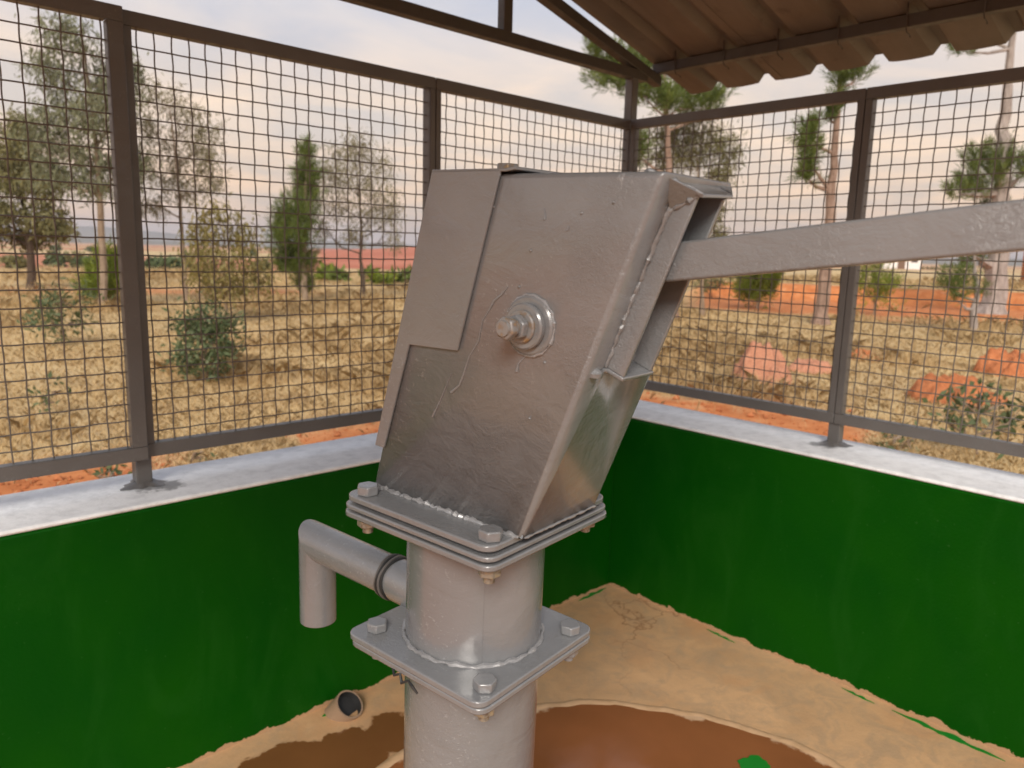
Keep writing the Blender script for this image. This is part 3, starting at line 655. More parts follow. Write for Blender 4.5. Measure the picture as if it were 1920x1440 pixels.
# inspection cover folded over the back and the side
cp = [(XT0 - .0035, HZ + .0035), (.0800, HZ + .0035), (.0292, .3740), (-.0438, .3712), (-.0840, .2437), (-.0995, .2437)]
for sgn in (-1,):
    cv = MB().prism(cp, 1, sgn * (W2 + .0014), sgn * (W2 + .0044)); cov = pp('cover_plate', cv, M_PUMP, None, True, .0008, 2)
bk = MB().prism([(XT0 - .0035, HZ + .0038), (-.0998, .2440), (-.0965, .2440), (XT0 - .0005, HZ + .0038)], 1, -W2 - .0013, W2 + .004)
pp('cover_back', bk, M_PUMP, cov, True, .0006, 2)
tpv = MB().prism([(XT0 - .0036, HZ + .0012), (.086, HZ + .0012), (.098, HZ + .0028), (.098, HZ + .0058), (.084, HZ + .0042), (XT0 - .0036, HZ + .0042)], 1, -W2 - .0044, W2 + .004)
pp('cover_top', tpv, M_PUMP, cov, True, .0006, 2)
cb = pp('bolt', MB().prism([(.045 + a, -.022 + b2) for a, b2 in hexa(.0125, 0, 0, .2)], 2, HZ + .0042, HZ + .0135), M_RUSTBOLT, cov, True, .0012, 2, 25)
# axle boss, washers, nuts
ax = (.1210, 0, .4105)
def ring(nm, r, y0, y1, mat=M_PUMP, parent=None, n=40, dz=0):
    return pp(nm, MB().lathe([(r * .97, -W2 - y0), (r, -W2 - y0 - .001), (r, -W2 - y1 + .0015), (r * .93, -W2 - y1)], n, 1, (ax[0], 0, ax[2] + dz)), mat, parent)
boss = ring('axle_boss', .0290, -.001, .0045)
weld('weld_bead', [(ax[0] + .0293 * math.cos(a), -W2 - .001, ax[2] + .0293 * math.sin(a)) for a in np.linspace(0, 2 * math.pi, 40)], .0019, 8, .004, M_WELD, boss)
ring('washer', .0225, .0045, .0125, M_PUMP, boss); ring('washer', .0160, .0125, .0165, M_RUSTBOLT, boss)
def hexnut(r, y0, y1, rot, mat, dz=0): return pp('nut', MB().prism([(ax[0] + a, ax[2] + b2 + dz) for a, b2 in hexa(r, 0, 0, rot)], 1, -W2 - y1, -W2 - y0), mat, boss, True, .0017, 2, 25)
hexnut(.0128, .0165, .0255, .35, M_PUMP); hexnut(.0116, .0300, .0400, .75, M_RUSTBOLT)
pp('bolt_shank', MB().lathe([(.0072, -W2 - .0425), (.0078, -W2 - .040), (.0078, -W2 - .020)], 20, 1, (ax[0], 0, ax[2])), M_RUSTBOLT, boss)
# lever handle: square bar, passes through the slot
ha = np.array([.2485, 0, .4789]); hb = np.array([.5030, 0, .5184]); hdv = (hb - ha) / np.linalg.norm(hb - ha); hn = np.array([-hdv[2], 0, hdv[0]])
A0 = ha - hdv * .135; B0 = ha + hdv * 1.12; hh = .0172; hy = (-.0272, .0058)
hv = MB(); vv = []
for P in (A0, B0):
    for s, y in ((-1, hy[0]), (-1, hy[1]), (1, hy[1]), (1, hy[0])): q = P + hn * hh * s; vv.append((q[0], y, q[2]))
hv.add(vv, [(0, 1, 2, 3), (7, 6, 5, 4), (0, 4, 5, 1), (1, 5, 6, 2), (2, 6, 7, 3), (3, 7, 4, 0)])
hnd = pp('handle', hv, M_PUMP, None, True, .0022, 3)
gp = MB().lathe([(.0172, 0), (.0185, .004), (.0185, .116), (.0165, .12)], 24, 0); rotm = Matrix.Rotation(-math.asin(hdv[2]), 4, 'Y')
o = gp.build('grip', M_PUMP, hnd, True); o.data.transform(UP @ Matrix.Translation((B0[0] - .001, -.0107, B0[2])) @ rotm)
# spout: mitred bend, wire wound round its root
SR = .0272; sz = .0335; sx = -.3135
def spout():
    n = 40; v = []; f = []
    rings = [(-.075, 0, 0), (sx, 1, 0), (sx, 2, -.0985)]
    for k in range(n):
        a = 2 * math.pi * k / n; v.append((-.075, SR * math.cos(a), sz + SR * math.sin(a)))
    for k in range(n):
        a = 2 * math.pi * k / n; v.append((sx - SR * math.sin(a), SR * math.cos(a), sz + SR * math.sin(a)))
    for k in range(n):
        a = 2 * math.pi * k / n; v.append((sx - SR * math.sin(a), SR * math.cos(a), -.0925))
    for k in range(n):
        a = 2 * math.pi * k / n; v.append((sx - .92 * SR * math.sin(a), .92 * SR * math.cos(a), -.0925))
    for k in range(n):
        a = 2 * math.pi * k / n; v.append((sx - .92 * SR * math.sin(a), .92 * SR * math.cos(a), sz - .03))
    for i in range(4):
        for k in range(n): f.append((i * n + k, i * n + (k + 1) % n, (i + 1) * n + (k + 1) % n, (i + 1) * n + k))
    return MB().add(v, f)
sp_ = pp('spout', spout(), M_PUMP, None, True, .0018, 2, 30)
pp('socket', MB().lathe([(.0285, -.134), (.0292, -.130), (.0292, -.078)], 40, 0, (0, 0, sz)), M_PUMP, sp_)
for k, (x, r) in enumerate(((-.152, .0285), (-.1475, .0295), (-.143, .0295), (-.1385, .0288))):
    P = [(x + .0012 * math.sin(3 * a + k), r * math.cos(a), sz + r * math.sin(a)) for a in np.linspace(0, 2 * math.pi, 33)]
    pp('wire_winding', MB().tube(P, .0018, 6, False), M_DARK if k in (1, 3) else M_FRAME, sp_)
# frayed dark cord squeezed out under the lower flange, paint runs on the housing
cdv = [(-.028, -.108, -.001), (-.020, -.112, -.006), (-.012, -.1105, -.002), (-.006, -.1135, -.009), (.002, -.111, -.004), (.010, -.1125, -.007), (.016, -.110, -.0145)]
pp('cord', MB().tube(cdv, [.0012, .002, .0016, .0022, .0015, .002, .0012], 7), M_DARK)
def side_pt(px, py):
    d = ray(px, py); Rm = np.array([EX, EY, EZ]); o = Rm @ (CAM - PO); dd = Rm @ d; t = (-W2 - .0004 - o[1]) / dd[1]; return o + t * dd
def run(pts, r): 
    P = [side_pt(*p) for p in pts]; pp('paint_run', MB().tube(P, r, 7), M_PUMP)
run([(952, 538), (940, 553), (928, 562), (918, 580), (905, 600), (897, 640), (880, 668), (870, 700), (862, 722), (846, 736)], [.0004, .0011, .0014, .0009, .0007, .0008, .0009, .0011, .0013, .0016])
run([(846, 700), (832, 735), (820, 762), (811, 781)], [.0003, .0006, .0008, .0016])
run([(985, 668), (972, 682), (969, 697)], [.0005, .0008, .0017]); run([(846, 402), (838, 420), (832, 440)], [.0003, .0006, .0015])
run([(1020, 390), (1022, 402), (1021, 412)], [.0003, .0007, .0014]); run([(1066, 425), (1064, 432)], [.0006, .0013])
run([(790, 455), (800, 462)], [.0005, .0011])
for (px_, py_) in ((993, 785), (1021, 680), (973, 538), (925, 388), (995, 470), (880, 430), (838, 600), (1090, 400), (1150, 380)):
    q = side_pt(px_, py_); pp('paint_run', MB().lathe([(.0002, -.0012), (.0014, -.0004), (.0016, .0006)], 9, 1, (q[0], q[1], q[2])), M_PUMP)

# ================================================================== VEGETATION
def leaves(centres, radii, nspray, nleaf, L, Wd, mode, rng, parent_name='crown'):
    """leaf blades grouped in sprays inside ellipsoids; returns (V, tint)"""
    VV = []; TT = []
    for c, r in zip(centres, radii):
        ns = max(4, int(1.9 * nspray * (r[0] * r[2]) ** .5 / .5))
        u = rng.normal(size=(ns, 3)); u /= np.linalg.norm(u, axis=1)[:, None]; u *= (rng.random((ns, 1)) ** .45)
        sp = c + u * r
        shadev = rng.random(ns)
        for s0, sh in zip(sp, shadev):
            n = max(3, int(nleaf * rng.uniform(.6, 1.4)))
            if mode == 'gum':
                base = s0 + rng.normal(size=(n, 3)) * np.array([.11, .11, .10]); d = rng.normal(size=(n, 3)) * .55 + np.array([0, 0, -.75])
            elif mode == 'pine':
                ax_ = rng.normal(size=3) * .42 + np.array([0, 0, .85]) + (s0 - c) * .8; ax_ /= np.linalg.norm(ax_)
                tpos = rng.random((n, 1)) * .36; base = s0 + ax_ * tpos + rng.normal(size=(n, 3)) * .015; d = ax_ * 1.1 + rng.normal(size=(n, 3)) * .55
            else:
                base = s0 + rng.normal(size=(n, 3)) * np.array([.07, .07, .06]); d = rng.normal(size=(n, 3)) * .8 + np.array([0, 0, .35]) + (s0 - c) * .5
            d /= np.linalg.norm(d, axis=1)[:, None]
            sd_ = np.cross(d, rng.normal(size=(n, 3))); sd_ /= np.linalg.norm(sd_, axis=1)[:, None]
            l = L * rng.uniform(.6, 1.35, (n, 1)); w_ = Wd * rng.uniform(.7, 1.3, (n, 1))
            m = base + d * l * .45
            VV.append(np.stack([base, m + sd_ * w_ * .5, base + d * l, m - sd_ * w_ * .5], 1)); TT.append(np.clip(.15 + .7 * (sh * .6 + rng.random(n) * .4), 0, 1))
    return np.concatenate(VV), np.concatenate(TT)
def make_tree(name, label, cat, base_px, clusters, trunk_px, mat, bark, mode='gum', L=.12, Wd=.022, nspray=26, nleaf=13, r0=.06, seed=1, group=None, branches=True, depth=.8, z=None):
    rng = np.random.default_rng(seed)
    B = px_ground(base_px[0], base_px[1], -.04); B[2] = float(ground_z(B[0], B[1])) if z is None else z
    root = empty(name, tuple(B)); tag(root, label, cat, group)
    f0 = np.array([CF[0], CF[1], 0]); f0 /= np.linalg.norm(f0); dist = (B - CAM) @ f0; m_px = dist / F_PX
    C = []; Rr = []
    for (x, y, rx, ry) in clusters:
        c = px_plane(x, y, B) + f0 * rng.uniform(-1, 1) * depth * rx * m_px * 1.3; C.append(c); Rr.append(np.array([rx * m_px, rx * m_px, ry * m_px]))
    V, T = leaves(C, Rr, nspray, nleaf, L, Wd, mode, rng)
    me_ = fast_mesh('crown', (V - B), 4, {'tint': T}); link('crown', me_, mat, root)
    mb = MB(); tp = [B + np.array([0, 0, -.05])] + [px_plane(x, y, B) for x, y in trunk_px]; n = len(tp)
    rads = [r0 * (1 - .8 * i / (n - 1)) for i in range(n)] if n > 1 else [r0]
    fine = []; fr = []
    for i in range(n - 1):
        for k in range(4): fine.append(tp[i] + (tp[i + 1] - tp[i]) * k / 4 + rng.normal(size=3) * r0 * .12); fr.append(rads[i] + (rads[i + 1] - rads[i]) * k / 4)
    fine.append(tp[-1]); fr.append(rads[-1]); fr[0] *= 1.5
    mb.tube([p - B for p in fine], fr, 8)
    if branches:
        FN = np.array(fine)
        for c, r in zip(C, Rr):
            k = int(np.argmin(np.linalg.norm(FN - (c - np.array([0, 0, r[2] * 1.1])), axis=1))); k = min(max(k, 3), len(FN) - 1)
            p0 = FN[k]; mid = (p0 + c) / 2 + np.array([0, 0, -.05 * np.linalg.norm(c - p0)]) + rng.normal(size=3) * .03
            mb.tube([p - B for p in (p0, mid, c)], [max(fr[k] * .55, .008), max(fr[k] * .4, .006), .004], 6)
            for q in range(3):
                e = c + rng.normal(size=3) * r * .5; mb.tube([p - B for p in (mid, (mid + e) / 2 + rng.normal(size=3) * .03, e)], [.008, .006, .003], 5)
    mb.build('trunk', bark, root, True)
    return root
make_tree('gum_tree', 'tall feathery gum tree behind the first fence post at left', 'tree', (195, 577),
          [(150, 75, 50, 38), (112, 135, 42, 40), (185, 130, 48, 50), (125, 205, 62, 42), (205, 215, 52, 55), (85, 255, 38, 40), (150, 285, 62, 36), (235, 190, 34, 60), (225, 300, 45, 45), (105, 320, 36, 24), (245, 130, 22, 30), (170, 340, 50, 26)],
          [(192, 470), (185, 330), (175, 220), (160, 110), (152, 60)], M_EUC, M_BARK, seed=3, L=.17, Wd=.03, nspray=34, nleaf=14, r0=.085)
make_tree('gum_tree', 'spreading olive tree with dark trunk at the far left edge', 'tree', (62, 542),
          [(-20, 300, 45, 45), (25, 235, 35, 30), (40, 330, 55, 40), (95, 345, 42, 36), (15, 400, 50, 40), (85, 405, 50, 32), (-30, 420, 40, 40), (125, 430, 22, 18), (60, 285, 36, 24), (30, 445, 36, 20)],
          [(58, 480), (52, 440), (45, 380), (35, 300)], M_OLIVE, M_BARKD, seed=5, L=.2, Wd=.05, nspray=34, nleaf=14, r0=.13)
make_tree('gum_tree', 'slender gum tree right of the first fence post, crown against the sky', 'tree', (350, 566),
          [(310, 185, 42, 30), (345, 215, 46, 38), (285, 240, 40, 40), (378, 265, 40, 36), (322, 290, 50, 40), (272, 320, 34, 36), (392, 312, 32, 28), (345, 350, 44, 32), (300, 385, 30, 20), (405, 345, 18, 16)],
          [(346, 500), (340, 430), (335, 350), (325, 260), (318, 200)], M_EUC2, M_BARK, seed=8, L=.17, Wd=.026, nspray=22, nleaf=12, r0=.06)
make_tree('sapling', 'yellowish leafy sapling left of the dark conifer', 'tree', (425, 600),
          [(420, 410, 42, 26), (385, 440, 34, 26), (455, 440, 34, 26), (410, 475, 52, 30), (465, 490, 28, 26), (375, 495, 30, 24), (425, 520, 46, 26), (455, 535, 28, 14), (395, 540, 30, 14), (490, 520, 24, 22)],
          [(424, 560), (420, 500), (420, 430)], M_SAP, M_BARK, seed=11, L=.15, Wd=.035, nspray=22, nleaf=11, r0=.035)
make_tree('conifer', 'dark green narrow conifer standing in the dry field', 'tree', (572, 567),
          [(576, 300, 9, 22), (572, 335, 18, 28), (568, 375, 27, 32), (562, 415, 32, 34), (556, 450, 34, 28), (545, 480, 26, 26), (560, 505, 30, 20), (532, 440, 14, 26), (534, 500, 14, 18), (566, 545, 13, 16)],
          [(570, 500), (572, 420), (574, 350), (576, 290)], M_PINE, M_BARK, mode='pine', seed=13, L=.17, Wd=.013, nspray=75, nleaf=26, r0=.09, branches=False)
make_tree('gum_tree', 'airy brownish gum tree right of the dark conifer', 'tree', (682, 562),
          [(640, 280, 40, 30), (680, 272, 36, 26), (705, 310, 36, 36), (622, 325, 34, 36), (665, 335, 46, 36), (715, 365, 34, 36), (635, 385, 44, 30), (690, 400, 40, 28), (735, 400, 18, 40), (610, 430, 20, 24), (740, 450, 9, 22), (660, 440, 26, 16)],
          [(681, 520), (676, 490), (678, 430), (672, 350), (665, 290)], M_EUC2, M_BARKD, seed=17, L=.15, Wd=.024, nspray=24, nleaf=11, r0=.06)
make_tree('pine_tree', 'drooping pine behind the far roof corner post', 'tree', (1262, 598),
          [(1118, 110, 12, 18), (1130, 145, 26, 20), (1160, 165, 28, 22), (1200, 185, 30, 22), (1240, 200, 34, 22), (1290, 195, 36, 18), (1335, 195, 26, 24), (1195, 290, 10, 36), (1170, 130, 30, 30), (1230, 140, 40, 30)],
          [(1260, 480), (1255, 330), (1250, 220), (1240, 100)], M_PINE, M_BARKP, mode='pine', seed=19, L=.2, Wd=.016, nspray=55, nleaf=22, r0=.12)
make_tree('gum_tree', 'weeping olive gum tree over the pump head', 'tree', (1318, 592),
          [(1250, 255, 30, 30), (1290, 245, 36, 34), (1330, 260, 32, 34), (1362, 290, 20, 36), (1300, 290, 44, 30), (1245, 295, 30, 24), (1345, 330, 22, 22), (1340, 400, 10, 36), (1350, 440, 14, 14), (1300, 215, 30, 14)],
          [(1316, 480), (1310, 380), (1305, 260)], M_OLIVE, M_BARK, seed=23, L=.15, Wd=.022, nspray=42, nleaf=14, r0=.05)
make_tree('pine_tree', 'bare pine trunk with one side tuft, left of the right fence post', 'tree', (1540, 608),
          [(1508, 300, 17, 46), (1518, 260, 10, 22), (1512, 335, 16, 14), (1553, 215, 8, 24), (1572, 160, 10, 22), (1600, 150, 12, 14), (1575, 90, 40, 30), (1600, 40, 60, 40)],
          [(1545, 520), (1556, 400), (1562, 320), (1572, 200), (1578, 60)], M_PINE, M_BARKP, mode='pine', seed=29, L=.2, Wd=.015, nspray=32, nleaf=40, r0=.165)
make_tree('pine_tree', 'large grey pine with forked trunk by the orange house', 'tree', (1862, 588),
          [(1842, 300, 20, 34), (1862, 330, 24, 30), (1815, 340, 16, 22), (1838, 360, 30, 20), (1880, 290, 14, 40), (1905, 330, 20, 34), (1790, 365, 14, 14), (1815, 480, 30, 16), (1850, 495, 30, 12), (1795, 100, 30, 10), (1850, 60, 60, 20), (1870, 400, 20, 20)],
          [(1868, 520), (1872, 440), (1880, 340), (1884, 240), (1890, 150), (1896, 40)], M_PINE, M_BARKG, mode='pine', seed=31, L=.22, Wd=.017, nspray=20, nleaf=36, r0=.34)
make_tree('forked_sapling', 'thin grey twin-stemmed pine sapling before the grey pine', 'tree', (1828, 622),
          [(1785, 545, 16, 14), (1805, 530, 16, 12), (1790, 565, 12, 10), (1835, 555, 7, 7)], [(1822, 590), (1832, 555), (1828, 500), (1824, 470)], M_PINE, M_BARKG, mode='pine', seed=37, L=.16, Wd=.013, nspray=40, nleaf=22, r0=.09)
# shrubs
SH = 'low shrubs in the dry grass'
make_tree('shrub', 'bright green young pine bush at the foot of the tall gum tree', 'shrub', (196, 572), [(196, 500, 15, 22), (190, 530, 27, 24), (205, 550, 25, 16), (178, 545, 16, 16)], [(196, 540), (196, 490)], M_PINE2, M_BARK, mode='pine', seed=41, L=.17, Wd=.016, nspray=70, nleaf=26, r0=.03, group=SH)
make_tree('shrub', 'sparse grey-green shrub in the grass at far left', 'shrub', (115, 648), [(85, 575, 26, 20), (120, 560, 32, 20), (105, 600, 34, 20), (145, 600, 20, 16), (115, 625, 20, 14), (165, 555, 20, 12)], [(115, 610), (112, 565)], M_SHRUB, M_BARK, mode='bush', seed=43, L=.11, Wd=.03, nspray=20, nleaf=9, r0=.015, group=SH)
make_tree('shrub', 'dense dark green leafy shrub between the first two fence posts', 'shrub', (388, 712), [(385, 600, 30, 22), (362, 630, 26, 24), (405, 625, 34, 26), (385, 660, 40, 26), (420, 655, 22, 20), (355, 675, 20, 18), (400, 690, 26, 12), (430, 605, 14, 12), (345, 610, 12, 14)], [(386, 660), (384, 600), (372, 570)], M_SHRUB, M_BARK, mode='bush', seed=47, L=.085, Wd=.028, nspray=34, nleaf=12, r0=.012, group=SH)
make_tree('shrub', 'bright yellow-green pine bush seen just below the handle', 'shrub', (1420, 578), [(1425, 520, 26, 26), (1438, 545, 20, 22), (1400, 540, 22, 26), (1412, 560, 24, 14)], [(1420, 545), (1420, 510)], M_PINE2, M_BARK, mode='pine', seed=53, L=.2, Wd=.018, nspray=60, nleaf=24, r0=.03, group=SH)
make_tree('shrub', 'yellow-green bush right of the right fence post', 'shrub', (1640, 590), [(1640, 520, 26, 16), (1625, 540, 24, 20), (1655, 545, 20, 20), (1640, 565, 20, 16)], [(1640, 555), (1640, 520)], M_PINE2, M_BARK, mode='pine', seed=59, L=.2, Wd=.018, nspray=26, nleaf=18, r0=.03, group=SH)
make_tree('shrub', 'broad-leaved green plant just outside the right wall', 'shrub', (1835, 850), [(1800, 760, 26, 18), (1840, 745, 26, 14), (1870, 765, 28, 18), (1825, 790, 36, 18), (1880, 795, 26, 18), (1790, 800, 20, 18), (1905, 780, 18, 20)], [(1830, 800), (1838, 750)], M_SHRUB, M_BARK, mode='bush', seed=61, L=.085, Wd=.035, nspray=12, nleaf=7, r0=.009, group=SH)
make_tree('shrub', 'tiny leafy seedling in the grass at lower left', 'shrub', (92, 775), [(85, 750, 16, 12), (105, 735, 10, 8)], [(90, 745)], M_SHRUB, M_BARK, mode='bush', seed=67, L=.06, Wd=.03, nspray=9, nleaf=6, r0=.006, group=SH)
make_tree('shrub', 'small brownish shrub behind the pump head, under the handle', 'shrub', (1335, 560), [(1320, 535, 22, 14), (1345, 530, 16, 12)], [(1332, 535)], M_OLIVE, M_BARKD, mode='bush', seed=71, L=.16, Wd=.04, nspray=26, nleaf=10, r0=.02, group=SH)
make_tree('shrub', 'thin green weed at the foot of the left wall', 'shrub', (210, 915), [(208, 885, 8, 10), (218, 895, 6, 6)], [(210, 890)], M_SHRUB, M_BARK, mode='bush', seed=73, L=.06, Wd=.02, nspray=10, nleaf=6, r0=.004, group=SH)
make_tree('shrub', 'thin green weed against the orange soil between two posts', 'shrub', (374, 872), [(378, 850, 6, 9)], [(376, 852)], M_SHRUB, M_BARK, mode='bush', seed=79, L=.05, Wd=.02, nspray=9, nleaf=6, r0=.004, group=SH)
make_tree('shrub', 'low weeds along the outside of the right wall', 'shrub', (1690, 840), [(1670, 825, 16, 8), (1700, 830, 14, 7)], [(1690, 830)], M_SHRUB, M_BARK, mode='bush', seed=83, L=.06, Wd=.025, nspray=9, nleaf=6, r0=.004, group=SH)
# distant bushes
far = [(20, 503, 26, 12, M_OLIVE), (100, 500, 20, 14, M_SHRUB), (130, 492, 30, 10, M_OLIVE), (160, 502, 18, 9, M_SHRUB), (285, 506, 24, 12, M_SHRUB), (310, 508, 22, 14, M_SHRUB), (345, 502, 16, 16, M_SHRUB), (492, 510, 14, 14, M_OLIVE), (540, 508, 22, 12, M_SHRUB),
       (612, 525, 16, 12, M_PINE2), (632, 527, 14, 10, M_PINE), (716, 532, 22, 10, M_PINE2), (760, 530, 26, 13, M_PINE), (800, 530, 24, 12, M_PINE2), (692, 522, 11, 9, M_PINE), (102, 470, 10, 7, M_SHRUB), (180, 472, 14, 7, M_SHRUB), (470, 480, 12, 9, M_SHRUB), (645, 473, 6, 5, M_SHRUB), (1470, 520, 24, 12, M_OLIVE), (1790, 507, 26, 8, M_PINE), (1740, 512, 20, 6, M_OLIVE)]
fl_lab = ['beyond the field at the left edge', 'behind the olive tree trunk', 'beyond the field right of the olive trunk', 'left of the bright pine bush', 'right of the first fence post', 'further right of the first fence post', 'behind the slender gum trunk', 'behind the sapling', 'left of the conifer trunk',
          'just right of the conifer trunk, bright', 'just right of the conifer trunk, dark', 'right of the airy gum trunk', 'below the red slope', 'nearest the pump head', 'against the airy gum trunk', 'small on the plain far left', 'on the plain behind the gum trunk', 'on the plain behind the sapling', 'on top of the red slope', 'behind the bare pine trunk', 'left of the grey pine', 'on the far tan bank']
for i, ((x, y, rx, ry, mt), lb) in enumerate(zip(far, fl_lab)):
    make_tree('distant_bush', 'distant round bush ' + lb, 'bush', (x, y), [(x - rx * .3, y - ry * .6, rx * .7, ry * .7), (x + rx * .4, y - ry * .8, rx * .6, ry * .8)], [(x, y - ry)], mt, M_BARKD, mode='bush', seed=100 + i, L=.35, Wd=.16, nspray=16, nleaf=9, r0=.05, group='distant bushes beyond the field', branches=False)

# earth mounds
def mound(name, label, bpx, wpx, hpx, mat, seed, n=56):
    rng = np.random.default_rng(seed); B = px_ground(bpx[0], bpx[1], -.04); dist = np.hypot(*(B - CAM)[:2]); s = dist / F_PX; Wm = wpx * s / 2; Hm = hpx * s
    u = np.linspace(-1.15, 1.15, n); X, Y = np.meshgrid(u, u); rr = np.hypot(X, Y) + (fbm(X * 2 + seed, Y * 2, 3) - .5) * .7
    Z = np.clip(1 - rr ** 2, 0, 1) ** .7 * (.75 + .7 * (fbm(X * 3 + seed * 2, Y * 3, 4) - .3)) ; Z += (fbm(X * 9, Y * 9 + seed, 3) - .5) * .16 * (Z > .02)
    v = np.stack([X * Wm, Y * Wm, Z * Hm - .03], -1).reshape(-1, 3); f = [(i * n + j, i * n + j + 1, (i + 1) * n + j + 1, (i + 1) * n + j) for i in range(n - 1) for j in range(n - 1)]
    o = link(name, mesh(name, v, f), mat, None, True); o.location = (B[0], B[1], float(ground_z(B[0], B[1])) + .002); tag(o, label, 'mound', 'dug earth mounds in the grass'); return o
mound('earth_mound', 'tall pinkish earth mound seen through the right fence', (1425, 722), 118, 88, M_MOUNDP, 3)
mound('earth_mound', 'low broad orange earth heap right of the right fence post', (1785, 748), 140, 48, M_MOUND, 5)
mound('earth_mound', 'orange earth heap at the right edge', (1890, 700), 95, 48, M_MOUND, 8)
mound('earth_mound', 'small flat orange earth heap touching the right fence post', (1618, 672), 60, 22, M_MOUND, 11)
mound('earth_mound', 'flat brown-orange earth heap beside the pink mound', (1520, 695), 80, 26, M_MOUNDP, 14)

# buildings
def house(name, label, P, ang, wdt, dep, hgt, rise, wall, over=.35):
    r = empty(name, tuple(P)); r.rotation_euler = (0, 0, ang); tag(r, label, 'house')
    wb = MB().prism([(-wdt / 2, -.6), (wdt / 2, -.6), (wdt / 2, hgt), (0, hgt + rise), (-wdt / 2, hgt)], 1, -dep / 2, dep / 2); wb.build('wall', wall, r)
    for s in (-1, 1):
        k = rise / (wdt / 2); MB().prism([(0, hgt + rise + .02), (s * (wdt / 2 + over), hgt - k * over + .02), (s * (wdt / 2 + over), hgt - k * over + .10), (0, hgt + rise + .10)], 1, -dep / 2 - over, dep / 2 + over).build('roof', M_TIN, r)
    d = MB().box((-.45, -dep / 2 - .04, 0), (.45, -dep / 2 + .01, 1.95)).build('door', M_DOOR, r, False, .01); MB().box((.28, -dep / 2 - .07, .95), (.34, -dep / 2 - .041, 1.05)).build('handle', M_TIN, d)
    for x in (-wdt * .33, wdt * .33):
        wn = MB().box((x - .4, -dep / 2 - .03, .9), (x + .4, -dep / 2 + .01, 1.7)).build('window', M_DOOR, r, False, .01); MB().box((x - .33, -dep / 2 - .04, .97), (x + .33, -dep / 2 - .031, 1.63)).build('pane', M_GLASS, wn)
    return r
def at_dist(px, d):
    a = YAW - math.atan((px - 960) / F_PX); r = d / math.cos(a - YAW); x, y = CAM[0] + r * math.cos(a), CAM[1] + r * math.sin(a); return np.array([x, y, float(ground_z(x, y))])
house('brick_house', 'orange earth house with dark pitched roof at the right edge', at_dist(2040, 33), YAW - 1.05 - math.pi / 2 + .5, 5.4, 5.0, 1.75, 1.3, M_BRICK)
house('white_house', 'far white house seen just under the handle at right', at_dist(1672, 105), YAW - math.pi / 2 - .4, 4.6, 4, 2.4, 1.0, M_WHITEWALL)

# ================================================================== GRASS (nobody could count it)
def grass():
    n = 560000; rng = np.random.default_rng(5)
    a = YAW + rng.uniform(-.80, .72, n); d = 2.3 * (44 / 2.3) ** (rng.random(n) ** .80)
    x = CAM[0] + d * np.cos(a); y = CAM[1] + d * np.sin(a)
    inside = (x < T_R + .06) & (y < T_L + .06)
    s = soil_mask(x, y); dn = fbm(x * .7 + 40, y * .7, 4)
    px = px_of_xy(x, y); step = (px > 1250) & (d > 26.5) & (d < 29.5)
    keep = ~inside & ~step & (rng.random(n) > np.clip(s * 1.1, 0, .985)) & (rng.random(n) < np.clip(.5 + 1.5 * (dn - .3), .3, 1))
    x, y, d, dn = x[keep], y[keep], d[keep], dn[keep]; n = len(x)
    z = ground_z(x, y) - .01
    tall = sstep(.50, .72, fbm(x * .45 + 9, y * .45 + 4, 3)); h = (.035 + .11 * tall) * rng.uniform(.5, 1.7, n) * (1 + .02 * d); wd = .0013 * (1 + d * .13) * rng.uniform(.6, 1.5, n)
    th_ = rng.uniform(0, 2 * math.pi, n); lean = rng.uniform(.25, 1.5, n) * h
    th2 = th_ + 1.57 + rng.normal(size=n) * .6
    B = np.stack([x, y, z], 1); dx = np.stack([np.cos(th_), np.sin(th_), 0 * th_], 1); sx_ = np.stack([np.cos(th2), np.sin(th2), 0 * th_], 1) * wd[:, None]
    up = np.array([0, 0, 1.])
    Mid = B + dx * (lean * .35)[:, None] + up * (h * .62)[:, None]; Tip = B + dx * lean[:, None] + up * (h * .86)[:, None]
    tint = np.clip(rng.random(n) * .55 + .75 * (fbm(x * 1.3, y * 1.3, 3) - .2), 0, 1)
    V = np.stack([B - sx_, B + sx_, Mid + sx_ * .8, Tip, Mid - sx_ * .8], 1)
    me_ = fast_mesh('dry_grass', V, 5, {'tint': tint}); o = link('dry_grass', me_, M_GRASS); tag(o, 'golden dry grass covering the field outside the walls', 'grass', kind='stuff')
grass()

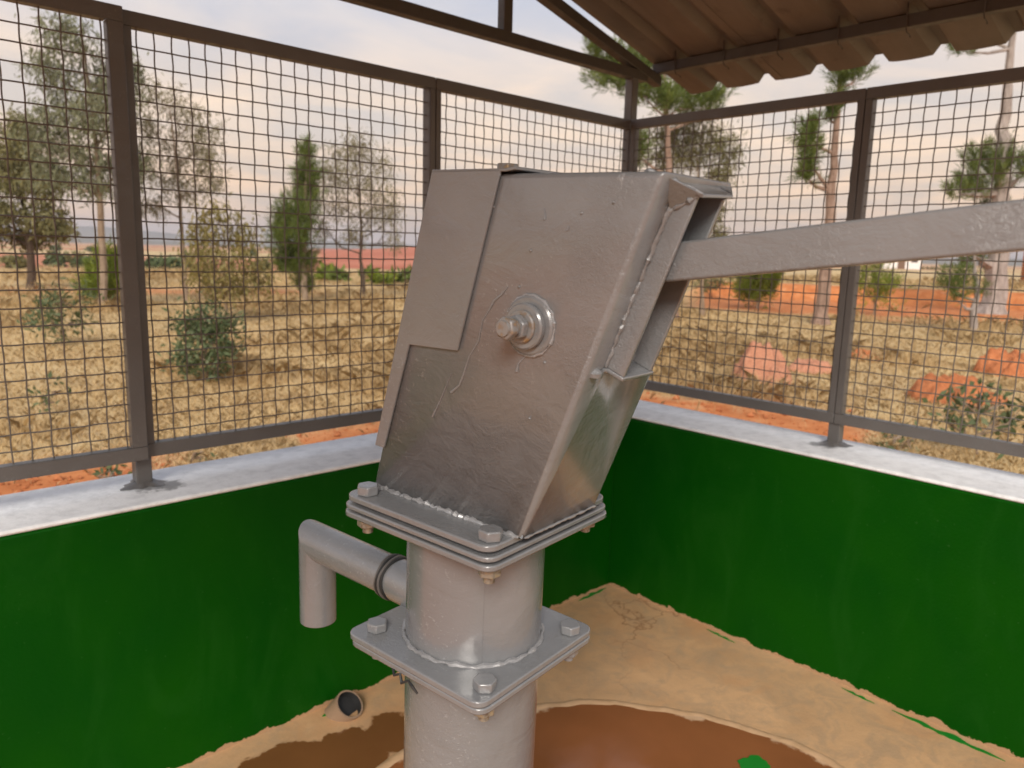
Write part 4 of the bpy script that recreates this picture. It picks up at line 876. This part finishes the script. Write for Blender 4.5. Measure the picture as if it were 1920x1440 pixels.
# crumbs of dug soil lying along the walls
def clods():
    rng = np.random.default_rng(12); n = 26000
    a = YAW + rng.uniform(-.75, .7, n); d = 2.2 * (9 / 2.2) ** rng.random(n); x = CAM[0] + d * np.cos(a); y = CAM[1] + d * np.sin(a)
    sm = soil_mask(x, y); keep = (sm > .35) & ~((x < T_R + .05) & (y < T_L + .05)); x, y = x[keep], y[keep]; n = len(x); z = ground_z(x, y)
    r = .006 * np.exp(rng.normal(size=n) * .75); r = np.clip(r, .003, .045)
    base = np.array([(1, 0, 0), (-1, 0, 0), (0, 1, 0), (0, -1, 0), (0, 0, 1), (0, 0, -1)], float); F = [(0, 2, 4), (2, 1, 4), (1, 3, 4), (3, 0, 4), (2, 0, 5), (1, 2, 5), (3, 1, 5), (0, 3, 5)]
    P = base[None] * r[:, None, None] * rng.uniform(.6, 1.4, (n, 6, 1)); P[..., 2] *= .7; th_ = rng.uniform(0, 6.28, n); c, s_ = np.cos(th_), np.sin(th_)
    X = P[..., 0] * c[:, None] - P[..., 1] * s_[:, None] + x[:, None]; Y = P[..., 0] * s_[:, None] + P[..., 1] * c[:, None] + y[:, None]; Z = P[..., 2] + z[:, None] + r[:, None] * .3
    Q = np.stack([X, Y, Z], -1); V = np.concatenate([Q[:, list(f)] for f in F], 0)
    o = link('soil_crumbs', fast_mesh('soil_crumbs', V, 3), M_MOUND); tag(o, 'loose orange soil crumbs along the outside of the walls', 'soil', kind='stuff')
clods()

# the air: pale haze round the whole place, thin enough that only the far plain and hills fade
mh = bpy.data.materials.new('haze_air'); mh.use_nodes = True; th_ = mh.node_tree; th_.nodes.clear()
ho = nd(th_, 'ShaderNodeOutputMaterial'); pv = nd(th_, 'ShaderNodeVolumePrincipled'); pv.inputs['Color'].default_value = (.90, .92, 1.0, 1); pv.inputs['Density'].default_value = .00055; pv.inputs['Anisotropy'].default_value = .2
th_.links.new(pv.outputs[0], ho.inputs['Volume'])
hz = MB().box((-2900, -2900, -4), (2900, 2900, 60)).build('haze', mh); tag(hz, 'pale blue haze over the far plain and hills', 'haze', kind='stuff')
